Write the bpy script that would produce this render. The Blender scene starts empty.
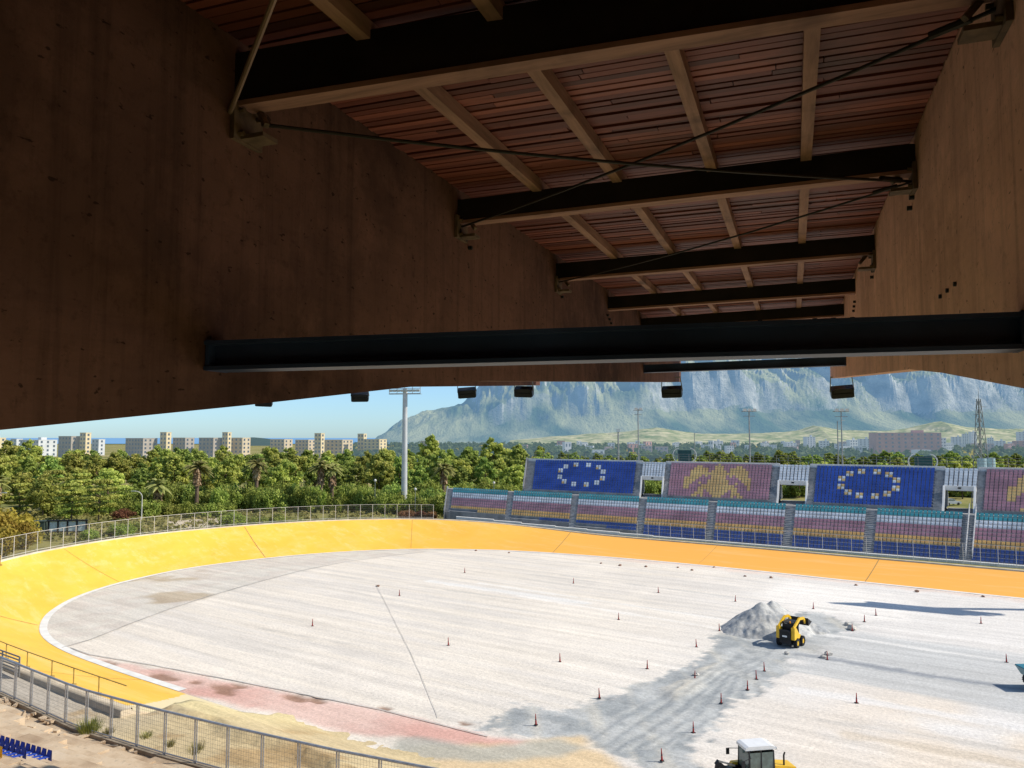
import bpy, math, random
import numpy as np
from mathutils import Vector, Matrix

random.seed(7)
NR = np.random.RandomState(11)
R = math.radians
scene = bpy.context.scene
col = scene.collection
F = 773.0
PITCH = math.atan(53 / F)
H = 16.0

# ------------------------------------------------------------------ layout helpers
def ray(px, py):
    a = (px - 512) / F
    b = -(py - 384) / F
    return (a, math.cos(PITCH) - b * math.sin(PITCH), math.sin(PITCH) + b * math.cos(PITCH))

def G(px, py, z=0.0):
    r = ray(px, py)
    t = (z - H) / r[2]
    return Vector((r[0] * t, r[1] * t, z))

def at_depth(px, py, y):
    r = ray(px, py)
    t = y / r[1]
    return Vector((r[0] * t, y, H + r[2] * t))

ANG = R(35)
ca, sa = math.cos(ANG), math.sin(ANG)
def W(s, n, z=0.0):
    return Vector((s * ca + n * sa, -s * sa + n * ca, z))
def SN(v):
    return (v[0] * ca - v[1] * sa, v[0] * sa + v[1] * ca)
def S_at(px, n):
    u = (px - 512) / F
    return (ca * u - sa) * n / (ca + sa * u)

# ------------------------------------------------------------------ mesh builder
class MB:
    def __init__(self):
        self.v, self.f, self.m = [], [], []
    def add(self, vs, fs, m=0):
        o = len(self.v)
        self.v.extend([tuple(p) for p in vs])
        self.f.extend([tuple(i + o for i in f) for f in fs])
        self.m.extend([m] * len(fs))
        return self
    def box(self, c, s, rz=0.0, m=0, mat=None):
        x, y, z = s[0] / 2, s[1] / 2, s[2] / 2
        vs = [Vector((i * x, j * y, k * z)) for k in (-1, 1) for j in (-1, 1) for i in (-1, 1)]
        if mat is not None:
            vs = [mat @ p for p in vs]
        elif rz:
            M = Matrix.Rotation(rz, 3, 'Z')
            vs = [M @ p for p in vs]
        vs = [p + Vector(c) for p in vs]
        return self.add(vs, [(0, 2, 3, 1), (4, 5, 7, 6), (0, 1, 5, 4), (2, 6, 7, 3), (0, 4, 6, 2), (1, 3, 7, 5)], m)
    def bar(self, p0, p1, w, h=None, m=0, up=(0, 0, 1)):
        h = w if h is None else h
        p0, p1 = Vector(p0), Vector(p1)
        d = p1 - p0
        L = d.length
        if L < 1e-6:
            return self
        d.normalize()
        u = Vector(up)
        if abs(d.dot(u)) > 0.98:
            u = Vector((1, 0, 0))
        x = d.cross(u).normalized()
        z = x.cross(d).normalized()
        vs = []
        for p in (p0, p1):
            for a, b in ((-1, -1), (1, -1), (1, 1), (-1, 1)):
                vs.append(p + x * (a * w / 2) + z * (b * h / 2))
        return self.add(vs, [(3, 2, 1, 0), (4, 5, 6, 7), (0, 1, 5, 4), (1, 2, 6, 5), (2, 3, 7, 6), (3, 0, 4, 7)], m)
    def tube(self, p0, p1, r0, r1=None, n=8, m=0, caps=True):
        r1 = r0 if r1 is None else r1
        p0, p1 = Vector(p0), Vector(p1)
        d = (p1 - p0).normalized()
        u = Vector((0, 0, 1)) if abs(d.z) < 0.95 else Vector((1, 0, 0))
        x = d.cross(u).normalized()
        y = d.cross(x).normalized()
        vs = []
        for p, r in ((p0, r0), (p1, r1)):
            for k in range(n):
                a = 2 * math.pi * k / n
                vs.append(p + x * (r * math.cos(a)) + y * (r * math.sin(a)))
        fs = [(k, n + k, n + (k + 1) % n, (k + 1) % n) for k in range(n)]
        if caps:
            fs += [tuple(range(n)), tuple(range(2 * n - 1, n - 1, -1))]
        return self.add(vs, fs, m)
    def prism(self, poly, a0, a1, axis='x', m=0):
        """poly: list of 2D points; extruded along axis between a0 and a1."""
        n = len(poly)
        def P(a, q):
            return {'x': (a, q[0], q[1]), 'y': (q[0], a, q[1]), 'z': (q[0], q[1], a)}[axis]
        vs = [P(a0, q) for q in poly] + [P(a1, q) for q in poly]
        fs = [(k, (k + 1) % n, n + (k + 1) % n, n + k) for k in range(n)]
        fs += [tuple(range(n - 1, -1, -1)), tuple(range(n, 2 * n))]
        return self.add(vs, fs, m)
    def build(self, name, mats, parent=None, smooth=False, fix=True):
        me = bpy.data.meshes.new(name)
        me.from_pydata(self.v, [], self.f)
        if not isinstance(mats, (list, tuple)):
            mats = [mats]
        for q in mats:
            me.materials.append(q)
        if len(mats) > 1:
            me.polygons.foreach_set('material_index', self.m)
        if smooth:
            me.polygons.foreach_set('use_smooth', [True] * len(self.f))
        if fix and len(self.f) < 60000:
            import bmesh
            bm = bmesh.new()
            bm.from_mesh(me)
            bmesh.ops.recalc_face_normals(bm, faces=bm.faces)
            bm.to_mesh(me)
            bm.free()
        me.update()
        o = bpy.data.objects.new(name, me)
        col.objects.link(o)
        if parent is not None:
            o.parent = parent
        return o

def tag(o, label=None, cat=None, group=None, kind=None):
    if label: o['label'] = label
    if cat: o['category'] = cat
    if group: o['group'] = group
    if kind: o['kind'] = kind
    return o

def empty(name, loc=(0, 0, 0), rz=0.0):
    o = bpy.data.objects.new(name, None)
    o.empty_display_size = 0.3
    o.location = loc
    o.rotation_euler = (0, 0, rz)
    col.objects.link(o)
    return o

def kids(o):
    return KIDS.get(o.name, [])
def copy_tree(o, parent=None):
    c = o.copy()
    col.objects.link(c)
    if parent is not None:
        c.parent = parent
    for ch in list(o.children):
        copy_tree(ch, c)
    return c

def inst(src, parent, loc, rot=None, scale=None):
    c = src.copy()
    col.objects.link(c)
    c.parent = parent
    c.location = loc
    if rot is not None: c.rotation_euler = rot
    if scale is not None: c.scale = scale
    return c

# ------------------------------------------------------------------ materials
def lin(c):
    return tuple(((v / 255) / 12.92 if v / 255 <= 0.04045 else ((v / 255 + 0.055) / 1.055) ** 2.4) for v in c)

class NT:
    def __init__(self, name):
        self.mat = bpy.data.materials.new(name)
        self.mat.use_nodes = True
        self.nt = self.mat.node_tree
        self.n = self.nt.nodes
        self.l = self.nt.links
        self.b = self.n['Principled BSDF']
        self.out = self.n['Material Output']
    def new(self, t, **kw):
        q = self.n.new(t)
        for k, v in kw.items():
            setattr(q, k, v)
        return q
    def coord(self, kind='Object', scale=(1, 1, 1), rot=(0, 0, 0)):
        tc = self.new('ShaderNodeTexCoord')
        mp = self.new('ShaderNodeMapping')
        mp.inputs['Scale'].default_value = scale
        mp.inputs['Rotation'].default_value = rot
        self.l.new(tc.outputs[kind], mp.inputs['Vector'])
        return mp.outputs['Vector']
    def noise(self, vec, scale, detail=4, rough=0.55):
        q = self.new('ShaderNodeTexNoise')
        q.inputs['Scale'].default_value = scale
        q.inputs['Detail'].default_value = detail
        q.inputs['Roughness'].default_value = rough
        self.l.new(vec, q.inputs['Vector'])
        return q.outputs['Fac']
    def ramp(self, fac, stops):
        q = self.new('ShaderNodeValToRGB')
        e = q.color_ramp.elements
        while len(e) < len(stops):
            e.new(0.5)
        for el, (p, c) in zip(e, stops):
            el.position = p
            el.color = (*c[:3], 1)
        self.l.new(fac, q.inputs['Fac'])
        return q.outputs['Color']
    def mix(self, a, b, fac, mode='MIX'):
        q = self.new('ShaderNodeMix', data_type='RGBA', blend_type=mode)
        for sock, v in ((q.inputs['Factor'], fac), (q.inputs['A'], a), (q.inputs['B'], b)):
            if isinstance(v, bpy.types.NodeSocket):
                self.l.new(v, sock)
            elif isinstance(v, (int, float)):
                sock.default_value = v
            else:
                sock.default_value = (*v[:3], 1)
        return q.outputs['Result']
    def bump(self, h, strength=0.3, dist=0.05):
        q = self.new('ShaderNodeBump')
        q.inputs['Strength'].default_value = strength
        q.inputs['Distance'].default_value = dist
        self.l.new(h, q.inputs['Height'])
        self.l.new(q.outputs['Normal'], self.b.inputs['Normal'])
    def base(self, c):
        if isinstance(c, bpy.types.NodeSocket):
            self.l.new(c, self.b.inputs['Base Color'])
        else:
            self.b.inputs['Base Color'].default_value = (*c[:3], 1)
    def set(self, rough=0.8, metal=0.0, spec=0.3):
        self.b.inputs['Roughness'].default_value = rough
        self.b.inputs['Metallic'].default_value = metal
        self.b.inputs['Specular IOR Level'].default_value = spec
        return self

def simple(name, c, rough=0.7, metal=0.0, var=0.18, scale=3.0, bump=0.0, spec=0.3, coord='Object', vscale=(1, 1, 1)):
    t = NT(name).set(rough, metal, spec)
    v = t.coord(coord, vscale)
    f = t.noise(v, scale, 5)
    lo = tuple(max(0, q * (1 - var)) for q in c)
    hi = tuple(min(1, q * (1 + var)) for q in c)
    t.base(t.ramp(f, [(0.3, lo), (0.7, hi)]))
    if bump:
        t.bump(t.noise(v, scale * 6, 4), bump, 0.03)
    return t.mat

M = {}
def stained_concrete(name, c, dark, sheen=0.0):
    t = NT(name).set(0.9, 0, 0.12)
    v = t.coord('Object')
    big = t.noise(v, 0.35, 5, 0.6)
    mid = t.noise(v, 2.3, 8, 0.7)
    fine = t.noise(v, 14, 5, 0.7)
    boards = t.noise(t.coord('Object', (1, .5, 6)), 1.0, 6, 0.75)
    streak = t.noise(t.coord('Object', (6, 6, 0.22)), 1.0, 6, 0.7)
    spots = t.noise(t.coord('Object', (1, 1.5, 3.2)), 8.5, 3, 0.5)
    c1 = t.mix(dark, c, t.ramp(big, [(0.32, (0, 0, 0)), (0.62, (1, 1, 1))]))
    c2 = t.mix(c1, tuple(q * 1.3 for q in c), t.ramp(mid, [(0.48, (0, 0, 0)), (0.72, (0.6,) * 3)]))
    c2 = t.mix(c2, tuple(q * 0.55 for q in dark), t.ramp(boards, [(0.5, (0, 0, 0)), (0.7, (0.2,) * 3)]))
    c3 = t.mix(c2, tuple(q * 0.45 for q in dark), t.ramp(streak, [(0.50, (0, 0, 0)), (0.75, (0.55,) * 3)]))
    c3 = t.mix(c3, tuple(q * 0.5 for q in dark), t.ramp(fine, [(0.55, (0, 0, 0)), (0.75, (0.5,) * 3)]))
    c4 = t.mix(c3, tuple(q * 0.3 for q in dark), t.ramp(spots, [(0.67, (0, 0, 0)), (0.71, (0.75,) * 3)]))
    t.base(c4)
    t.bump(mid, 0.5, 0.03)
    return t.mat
M['rib'] = stained_concrete('brown_concrete', (0.74, 0.44, 0.33), (0.5, 0.29, 0.21))  # right-hand ribs: their brighter light is put into the colour
M['rib_shaded'] = stained_concrete('shaded_brown_concrete', (0.175, 0.088, 0.066), (0.055, 0.027, 0.021))  # left-hand shade put into the colour, together with dirt
M['concrete'] = simple('grey_concrete', (0.40, 0.385, 0.36), 0.9, var=0.22, scale=0.8, bump=0.3)
M['apron'] = simple('pale_concrete', (0.52, 0.49, 0.44), 0.9, var=0.15, scale=0.6, bump=0.2)
def terrace_mat():
    t = NT('terrace_concrete').set(0.9)
    v = t.coord()
    a = t.noise(v, 0.5, 6, 0.65)
    b = t.noise(v, 4, 5, 0.6)
    c = t.ramp(a, [(0.3, (0.34, 0.23, 0.14)), (0.5, (0.58, 0.44, 0.29)), (0.7, (0.66, 0.54, 0.39))])
    c = t.mix(c, (0.2, 0.15, 0.1), t.ramp(b, [(0.58, (0, 0, 0)), (0.72, (0.5,) * 3)]))
    t.base(c)
    t.bump(b, 0.4, 0.04)
    return t.mat
M['terrace'] = terrace_mat()
M['stand_conc'] = simple('stand_concrete', (0.24, 0.245, 0.255), 0.9, var=0.3, scale=0.7)
M['stand_dark'] = simple('aisle_concrete', (0.32, 0.325, 0.33), 0.9, var=0.3, scale=1.5)
M['white_conc'] = simple('white_painted_concrete', (0.72, 0.71, 0.68), 0.8, var=0.1, scale=0.8)
M['girder'] = simple('shade_dark_steel', (0.016, 0.012, 0.011), 0.6, var=0.5, scale=2.0, spec=0.25)  # side shade put into the colour, with a paler strip for the lit underside
M['tie'] = simple('navy_painted_steel', (0.03, 0.05, 0.13), 0.5, var=0.4, scale=1.5, spec=0.4)
def wood(name, c, vs):
    t = NT(name).set(0.75, 0, 0.2)
    v = t.coord('Object', vs)
    g = t.noise(v, 1.0, 6, 0.65)
    st = t.noise(t.coord('Object', (1, 1, 1)), 1.7, 4, 0.6)
    cc = t.ramp(g, [(0.3, tuple(q * 0.6 for q in c)), (0.55, c), (0.75, tuple(min(1, q * 1.3) for q in c))])
    cc = t.mix(cc, tuple(q * 0.3 for q in c), t.ramp(st, [(0.5, (0, 0, 0)), (0.7, (0.75,) * 3)]))
    t.base(cc)
    t.bump(g, 0.3, 0.01)
    return t.mat
M['purlin'] = wood('pale_timber', (0.34, 0.19, 0.145), (14, 1.2, 14))
M['flange'] = wood('flange_timber', (0.34, 0.185, 0.145), (1.2, 14, 14))
def planks():
    t = NT('red_brown_planks').set(0.6, 0, 0.3)
    at = t.new('ShaderNodeAttribute', attribute_name='tint')
    g = t.noise(t.coord('Object', (1.3, 16, 16)), 1.0, 6, 0.65)
    st = t.noise(t.coord('Object'), 0.9, 5, 0.6)
    c = t.ramp(at.outputs['Fac'], [(0.0, (0.055, 0.015, 0.011)), (0.5, (0.165, 0.043, 0.031)), (1.0, (0.36, 0.115, 0.082))])
    c = t.mix(c, (0.08, 0.028, 0.022), t.ramp(g, [(0.5, (0, 0, 0)), (0.72, (0.6,) * 3)]))
    c = t.mix(c, (0.07, 0.028, 0.022), t.ramp(st, [(0.55, (0, 0, 0)), (0.75, (0.7,) * 3)]))
    t.base(c)
    t.bump(g, 0.25, 0.01)
    return t.mat
M['plank'] = planks()
M['deck'] = simple('roof_deck', (0.03, 0.02, 0.018), 0.9)
M['rod'] = simple('rusty_rod', (0.24, 0.16, 0.12), 0.6, 0.3)
M['rod_dark'] = simple('dark_rod', (0.035, 0.028, 0.025), 0.6, 0.3)
M['bracket'] = simple('rusty_bracket', (0.14, 0.095, 0.06), 0.7, 0.2, var=0.5, scale=9)
M['black'] = simple('black_metal', (0.02, 0.021, 0.024), 0.5, 0.2, var=0.3)
M['dark_glass'] = simple('dark_glass', (0.03, 0.04, 0.045), 0.12, 0.0, var=0.3, spec=0.6)
M['galv'] = simple('galvanised_steel', (0.42, 0.43, 0.44), 0.5, 0.5, var=0.2, scale=4)
M['galv_dull'] = simple('dull_galvanised', (0.24, 0.24, 0.23), 0.6, 0.4, var=0.25, scale=4)
M['wire'] = simple('wire_mesh', (0.22, 0.215, 0.2), 0.6, 0.4, var=0.2)
M['wire_white'] = simple('pale_post', (0.62, 0.6, 0.55), 0.6, 0.1, var=0.15)
M['mast'] = simple('pale_mast_steel', (0.56, 0.56, 0.55), 0.5, 0.2, var=0.12, scale=0.6)
M['pole'] = simple('grey_pole', (0.28, 0.29, 0.29), 0.6, 0.3, var=0.2)
M['lamp_face'] = simple('lamp_glass', (0.55, 0.57, 0.58), 0.2, 0.3, var=0.1)
def paint_yellow():
    t = NT('yellow_track_paint').set(0.65, 0, 0.25)
    v = t.coord('Object')
    a = t.noise(v, 0.12, 4, 0.6)
    b = t.noise(v, 1.6, 5, 0.6)
    c = t.ramp(a, [(0.35, (0.86, 0.47, 0.055)), (0.65, (0.92, 0.54, 0.075))])
    c = t.mix(c, (0.7, 0.42, 0.12), t.ramp(b, [(0.6, (0, 0, 0)), (0.8, (0.35,) * 3)]))
    w1 = t.noise(t.coord('Object', (.25, .25, 1)), 1.0, 6, 0.7)
    c = t.mix(c, (0.88, 0.58, 0.2), t.ramp(w1, [(0.5, (0, 0, 0)), (0.72, (0.5,) * 3)]))
    w2 = t.noise(t.coord('Object', (.9, .9, .9)), 1.0, 7, 0.75)
    c = t.mix(c, (0.5, 0.28, 0.06), t.ramp(w2, [(0.6, (0, 0, 0)), (0.74, (0.5,) * 3)]))
    so = t.new('ShaderNodeSeparateXYZ'); t.l.new(v, so.inputs[0])
    mo_ = t.new('ShaderNodeMapRange'); mo_.interpolation_type = 'SMOOTHSTEP'
    mo_.inputs['From Min'].default_value = -92; mo_.inputs['From Max'].default_value = -45
    t.l.new(so.outputs['X'], mo_.inputs['Value'])
    mp_ = t.new('ShaderNodeMapRange'); mp_.interpolation_type = 'SMOOTHSTEP'
    mp_.inputs['From Min'].default_value = 55; mp_.inputs['From Max'].default_value = 85
    t.l.new(so.outputs['Y'], mp_.inputs['Value'])
    mm = t.new('ShaderNodeMath', operation='MULTIPLY')
    t.l.new(mo_.outputs['Result'], mm.inputs[0]); t.l.new(mp_.outputs['Result'], mm.inputs[1])
    c = t.mix(c, (0.97, 0.46, 0.085), mm.outputs[0])  # weaker light turns the far straight orange; tint put into the paint
    w3 = t.noise(t.coord('Object', (.05, .6, 1)), 1.0, 7, 0.75)
    c = t.mix(c, (0.93, 0.66, 0.3), t.ramp(w3, [(0.52, (0, 0, 0)), (0.7, (0.45,) * 3)]))
    # the paint stops on an oblique line at the near end, bare cream base beyond it
    sx = t.new('ShaderNodeSeparateXYZ')
    t.l.new(v, sx.inputs[0])
    ma = t.new('ShaderNodeMath', operation='MULTIPLY_ADD')
    ma.inputs[1].default_value = 0.82
    t.l.new(sx.outputs['Y'], ma.inputs[0]); t.l.new(sx.outputs['X'], ma.inputs[2])   # x + .82 y
    mb = t.new('ShaderNodeMath', operation='MULTIPLY_ADD')
    mb.inputs[1].default_value = 1.2
    t.l.new(b, mb.inputs[0]); t.l.new(ma.outputs[0], mb.inputs[2])
    g1 = t.new('ShaderNodeMath', operation='GREATER_THAN'); g1.inputs[1].default_value = -45 + .82 * 28.8 + .6
    t.l.new(mb.outputs[0], g1.inputs[0])
    g2 = t.new('ShaderNodeMath', operation='LESS_THAN'); g2.inputs[1].default_value = 45
    t.l.new(sx.outputs['Y'], g2.inputs[0])
    g3 = t.new('ShaderNodeMath', operation='MULTIPLY')
    t.l.new(g1.outputs[0], g3.inputs[0]); t.l.new(g2.outputs[0], g3.inputs[1])
    c = t.mix(c, (0.74, 0.62, 0.36), g3.outputs[0])
    t.base(c)
    t.bump(b, 0.1, 0.02)
    return t.mat
M['yellow_track'] = paint_yellow()
M['white_line'] = simple('white_edge_paint', (0.78, 0.76, 0.7), 0.8, var=0.12, scale=1.2)
M['sand'] = simple('pale_sand', (0.60, 0.5, 0.36), 0.95, var=0.2, scale=0.7, bump=0.4)
M['joint'] = simple('dark_joint', (0.42, 0.27, 0.1), 0.9)
M['crack'] = simple('ground_crack', (0.5, 0.47, 0.43), 0.95, var=0.3, scale=0.5)
SEAT = {
    'blue': (0.06, 0.13, 0.46), 'navy': (0.07, 0.13, 0.37), 'teal': (0.13, 0.46, 0.48), 'white': (0.86, 0.86, 0.86),
    'mauve': (0.58, 0.32, 0.35), 'tan': (0.9, 0.54, 0.2), 'gold': (0.92, 0.60, 0.26), 'yellow': (0.85, 0.55, 0.05),
    'royal': (0.03, 0.075, 0.42)}
for k_, c_ in SEAT.items():
    M['seat_' + k_] = simple('seat_plastic_' + k_, c_, 0.5, 0, 0.22, 0.35, spec=0.35)
# leaf materials read a per-leaf tint
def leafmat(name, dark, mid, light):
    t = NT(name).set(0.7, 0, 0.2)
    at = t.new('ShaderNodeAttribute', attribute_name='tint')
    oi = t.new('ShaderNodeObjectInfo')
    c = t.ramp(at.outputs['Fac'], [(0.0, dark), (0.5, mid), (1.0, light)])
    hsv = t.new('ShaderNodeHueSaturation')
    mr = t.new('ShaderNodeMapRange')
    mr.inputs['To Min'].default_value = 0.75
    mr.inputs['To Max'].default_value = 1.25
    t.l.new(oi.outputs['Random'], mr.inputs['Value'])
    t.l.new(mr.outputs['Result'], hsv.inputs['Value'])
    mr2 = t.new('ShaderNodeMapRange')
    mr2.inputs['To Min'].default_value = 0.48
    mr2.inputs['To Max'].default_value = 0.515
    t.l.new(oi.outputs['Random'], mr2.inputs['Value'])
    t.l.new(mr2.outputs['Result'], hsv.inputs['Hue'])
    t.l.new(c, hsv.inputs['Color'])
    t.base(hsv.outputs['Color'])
    tr = t.new('ShaderNodeBsdfTranslucent')
    t.l.new(hsv.outputs['Color'], tr.inputs['Color'])
    ms = t.new('ShaderNodeMixShader')
    ms.inputs[0].default_value = 0.4
    t.l.new(t.b.outputs[0], ms.inputs[1])
    t.l.new(tr.outputs[0], ms.inputs[2])
    t.l.new(ms.outputs[0], t.out.inputs['Surface'])
    return t.mat
M['leaf_pine'] = leafmat('pine_leaves', (0.15, 0.21, 0.045), (0.46, 0.50, 0.10), (0.74, 0.7, 0.19))
M['leaf_dark'] = leafmat('dark_leaves', (0.11, 0.18, 0.045), (0.32, 0.40, 0.08), (0.56, 0.6, 0.15))
M['leaf_hedge'] = leafmat('hedge_leaves', (0.10, 0.16, 0.03), (0.32, 0.38, 0.07), (0.54, 0.57, 0.14))
M['leaf_yellow'] = leafmat('yellow_leaves', (0.12, 0.12, 0.02), (0.36, 0.27, 0.04), (0.55, 0.40, 0.08))
M['leaf_red'] = leafmat('russet_leaves', (0.1, 0.05, 0.025), (0.26, 0.12, 0.06), (0.36, 0.19, 0.08))
M['leaf_palm'] = leafmat('palm_fronds', (0.12, 0.13, 0.03), (0.3, 0.31, 0.09), (0.48, 0.44, 0.17))
M['thatch'] = leafmat('palm_thatch', (0.2, 0.14, 0.07), (0.45, 0.31, 0.17), (0.6, 0.44, 0.27))
M['bark'] = simple('bark', (0.16, 0.11, 0.075), 0.95, var=0.4, scale=3)
M['grass'] = leafmat('grass_blades', (0.12, 0.14, 0.035), (0.34, 0.32, 0.1), (0.5, 0.42, 0.18))
# hazy far materials: a constant share of in-scattered air light over the far distance
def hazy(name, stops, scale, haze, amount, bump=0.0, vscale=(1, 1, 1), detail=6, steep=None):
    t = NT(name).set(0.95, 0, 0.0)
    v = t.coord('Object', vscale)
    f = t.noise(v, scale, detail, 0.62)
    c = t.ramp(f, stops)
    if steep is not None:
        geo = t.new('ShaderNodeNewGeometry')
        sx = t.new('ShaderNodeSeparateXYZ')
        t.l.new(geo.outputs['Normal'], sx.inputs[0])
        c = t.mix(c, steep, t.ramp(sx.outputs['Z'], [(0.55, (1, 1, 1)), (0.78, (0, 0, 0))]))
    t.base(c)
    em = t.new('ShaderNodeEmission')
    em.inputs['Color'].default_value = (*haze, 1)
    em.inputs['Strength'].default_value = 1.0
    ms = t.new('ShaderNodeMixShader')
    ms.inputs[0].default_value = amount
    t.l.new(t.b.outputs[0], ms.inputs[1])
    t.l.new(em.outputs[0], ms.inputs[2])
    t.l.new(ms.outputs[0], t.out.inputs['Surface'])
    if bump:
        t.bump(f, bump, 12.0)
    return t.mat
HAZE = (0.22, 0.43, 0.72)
def mountain_mat():
    t = NT('mountain_rock').set(0.95, 0, 0.0)
    v = t.coord('Object', (1, .25, 1.0))
    a = t.noise(v, 0.02, 12, 0.7)
    b = t.noise(v, 0.006, 4, 0.5)
    geo = t.new('ShaderNodeNewGeometry')
    sx = t.new('ShaderNodeSeparateXYZ'); t.l.new(geo.outputs['Position'], sx.inputs[0])
    mr = t.new('ShaderNodeMapRange'); mr.interpolation_type = 'SMOOTHSTEP'
    mr.inputs['From Min'].default_value = 70; mr.inputs['From Max'].default_value = 150
    t.l.new(sx.outputs['Z'], mr.inputs['Value'])
    rock = t.ramp(a, [(0.40, (0.10, 0.15, 0.06)), (0.50, (0.32, 0.34, 0.17)), (0.60, (0.74, 0.70, 0.47))])
    low = t.ramp(a, [(0.4, (0.08, 0.12, 0.06)), (0.62, (0.27, 0.28, 0.17))])
    sn = t.new('ShaderNodeSeparateXYZ'); t.l.new(geo.outputs['True Normal'], sn.inputs[0])
    st = t.new('ShaderNodeMath', operation='MULTIPLY_ADD'); st.inputs[1].default_value = .45
    t.l.new(a, st.inputs[0]); t.l.new(sn.outputs['Z'], st.inputs[2])
    steep = t.ramp(st.outputs[0], [(0.78, (1, 1, 1)), (1.0, (0, 0, 0))])
    pale = t.mix((0.26, 0.26, 0.2), (0.66, 0.63, 0.52), t.ramp(a, [(0.38, (0, 0, 0)), (0.6, (1, 1, 1))]))
    green = t.mix((0.09, 0.14, 0.05), (0.42, 0.42, 0.2), t.ramp(b, [(0.42, (0, 0, 0)), (0.58, (1, 1, 1))]))
    t.base(t.mix(green, pale, steep))
    t.bump(a, 1.0, 22.0)
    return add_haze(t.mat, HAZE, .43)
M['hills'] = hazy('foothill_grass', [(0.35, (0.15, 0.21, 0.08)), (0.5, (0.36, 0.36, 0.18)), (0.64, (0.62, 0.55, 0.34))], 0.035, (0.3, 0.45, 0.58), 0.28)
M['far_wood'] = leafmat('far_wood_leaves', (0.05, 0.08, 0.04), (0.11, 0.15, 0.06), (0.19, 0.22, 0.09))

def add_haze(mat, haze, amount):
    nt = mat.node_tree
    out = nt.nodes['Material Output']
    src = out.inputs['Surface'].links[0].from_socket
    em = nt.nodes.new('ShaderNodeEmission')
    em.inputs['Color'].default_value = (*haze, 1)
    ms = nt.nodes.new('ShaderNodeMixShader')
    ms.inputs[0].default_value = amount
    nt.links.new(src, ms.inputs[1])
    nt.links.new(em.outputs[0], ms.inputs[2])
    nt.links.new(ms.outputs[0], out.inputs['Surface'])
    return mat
M['mountain'] = mountain_mat()
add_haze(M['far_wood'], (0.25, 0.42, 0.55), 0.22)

# ------------------------------------------------------------------ numpy noise
_perm = NR.rand(512, 512)
def vnoise(x, y):
    xi = np.floor(x).astype(int); yi = np.floor(y).astype(int)
    fx = x - xi; fy = y - yi
    fx = fx * fx * (3 - 2 * fx); fy = fy * fy * (3 - 2 * fy)
    a = _perm[xi % 512, yi % 512]; b = _perm[(xi + 1) % 512, yi % 512]
    c = _perm[xi % 512, (yi + 1) % 512]; d = _perm[(xi + 1) % 512, (yi + 1) % 512]
    return (a * (1 - fx) + b * fx) * (1 - fy) + (c * (1 - fx) + d * fx) * fy
def fbm(x, y, o=4):
    r = 0; amp = 0.5; tot = 0
    for k in range(o):
        r = r + amp * vnoise(x * 2 ** k + 17.3 * k, y * 2 ** k + 9.1 * k)
        tot += amp; amp *= 0.55
    return r / tot
def sdf(poly, X, Y):
    """signed distance (negative inside) of polygon to arrays"""
    d = np.full(X.shape, 1e9); ins = np.zeros(X.shape, bool)
    n = len(poly)
    for i in range(n):
        x0, y0 = poly[i]; x1, y1 = poly[(i + 1) % n]
        ex, ey = x1 - x0, y1 - y0
        t = np.clip(((X - x0) * ex + (Y - y0) * ey) / (ex * ex + ey * ey + 1e-9), 0, 1)
        d = np.minimum(d, np.hypot(X - x0 - t * ex, Y - y0 - t * ey))
        cond = ((y0 > Y) != (y1 > Y)) & (X < (x1 - x0) * (Y - y0) / (y1 - y0 + 1e-12) + x0)
        ins ^= cond
    return np.where(ins, -d, d)
def pdist(line, X, Y):
    d = np.full(X.shape, 1e9)
    for (x0, y0), (x1, y1) in zip(line[:-1], line[1:]):
        ex, ey = x1 - x0, y1 - y0
        t = np.clip(((X - x0) * ex + (Y - y0) * ey) / (ex * ex + ey * ey + 1e-9), 0, 1)
        d = np.minimum(d, np.hypot(X - x0 - t * ex, Y - y0 - t * ey))
    return d
def sstep(a, b, x):
    t = np.clip((x - a) / (b - a), 0, 1)
    return t * t * (3 - 2 * t)

def grid_mesh(name, X, Y, Z, C, mat, smooth=True):
    ny, nx = X.shape
    v = np.stack([X, Y, Z], -1).reshape(-1, 3)
    i = np.arange((ny - 1) * (nx - 1))
    r, c = i // (nx - 1), i % (nx - 1)
    a = r * nx + c
    f = np.stack([a, a + 1, a + nx + 1, a + nx], -1)
    me = bpy.data.meshes.new(name)
    me.from_pydata(v.tolist(), [], f.tolist())
    if C is not None:
        at = me.color_attributes.new('Col', 'FLOAT_COLOR', 'POINT')
        cc = np.concatenate([C.reshape(-1, 3), np.ones((ny * nx, 1))], 1).astype(np.float32)
        at.data.foreach_set('color', cc.ravel())
    me.materials.append(mat)
    if smooth:
        me.polygons.foreach_set('use_smooth', [True] * len(me.polygons))
    me.update()
    o = bpy.data.objects.new(name, me)
    col.objects.link(o)
    return o

def earth_mat(name, bump=0.5):
    t = NT(name).set(0.95, 0, 0.1)
    at = t.new('ShaderNodeAttribute', attribute_name='Col')
    v = t.coord('Object')
    fine = t.noise(v, 5.0, 6, 0.7)
    strk = t.noise(t.coord('Object', (0.05, 1.1, 1)), 1.0, 6, 0.65)
    c = t.mix(at.outputs['Color'], t.ramp(fine, [(0.3, (0.78,) * 3), (0.7, (1.16,) * 3)]), 1.0, 'MULTIPLY')
    c = t.mix(c, t.ramp(strk, [(0.32, (0.84,) * 3), (0.68, (1.08,) * 3)]), 1.0, 'MULTIPLY')
    t.base(c)
    t.bump(fine, bump, 0.06)
    return t.mat
M['earth'] = earth_mat('graded_earth')

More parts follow.
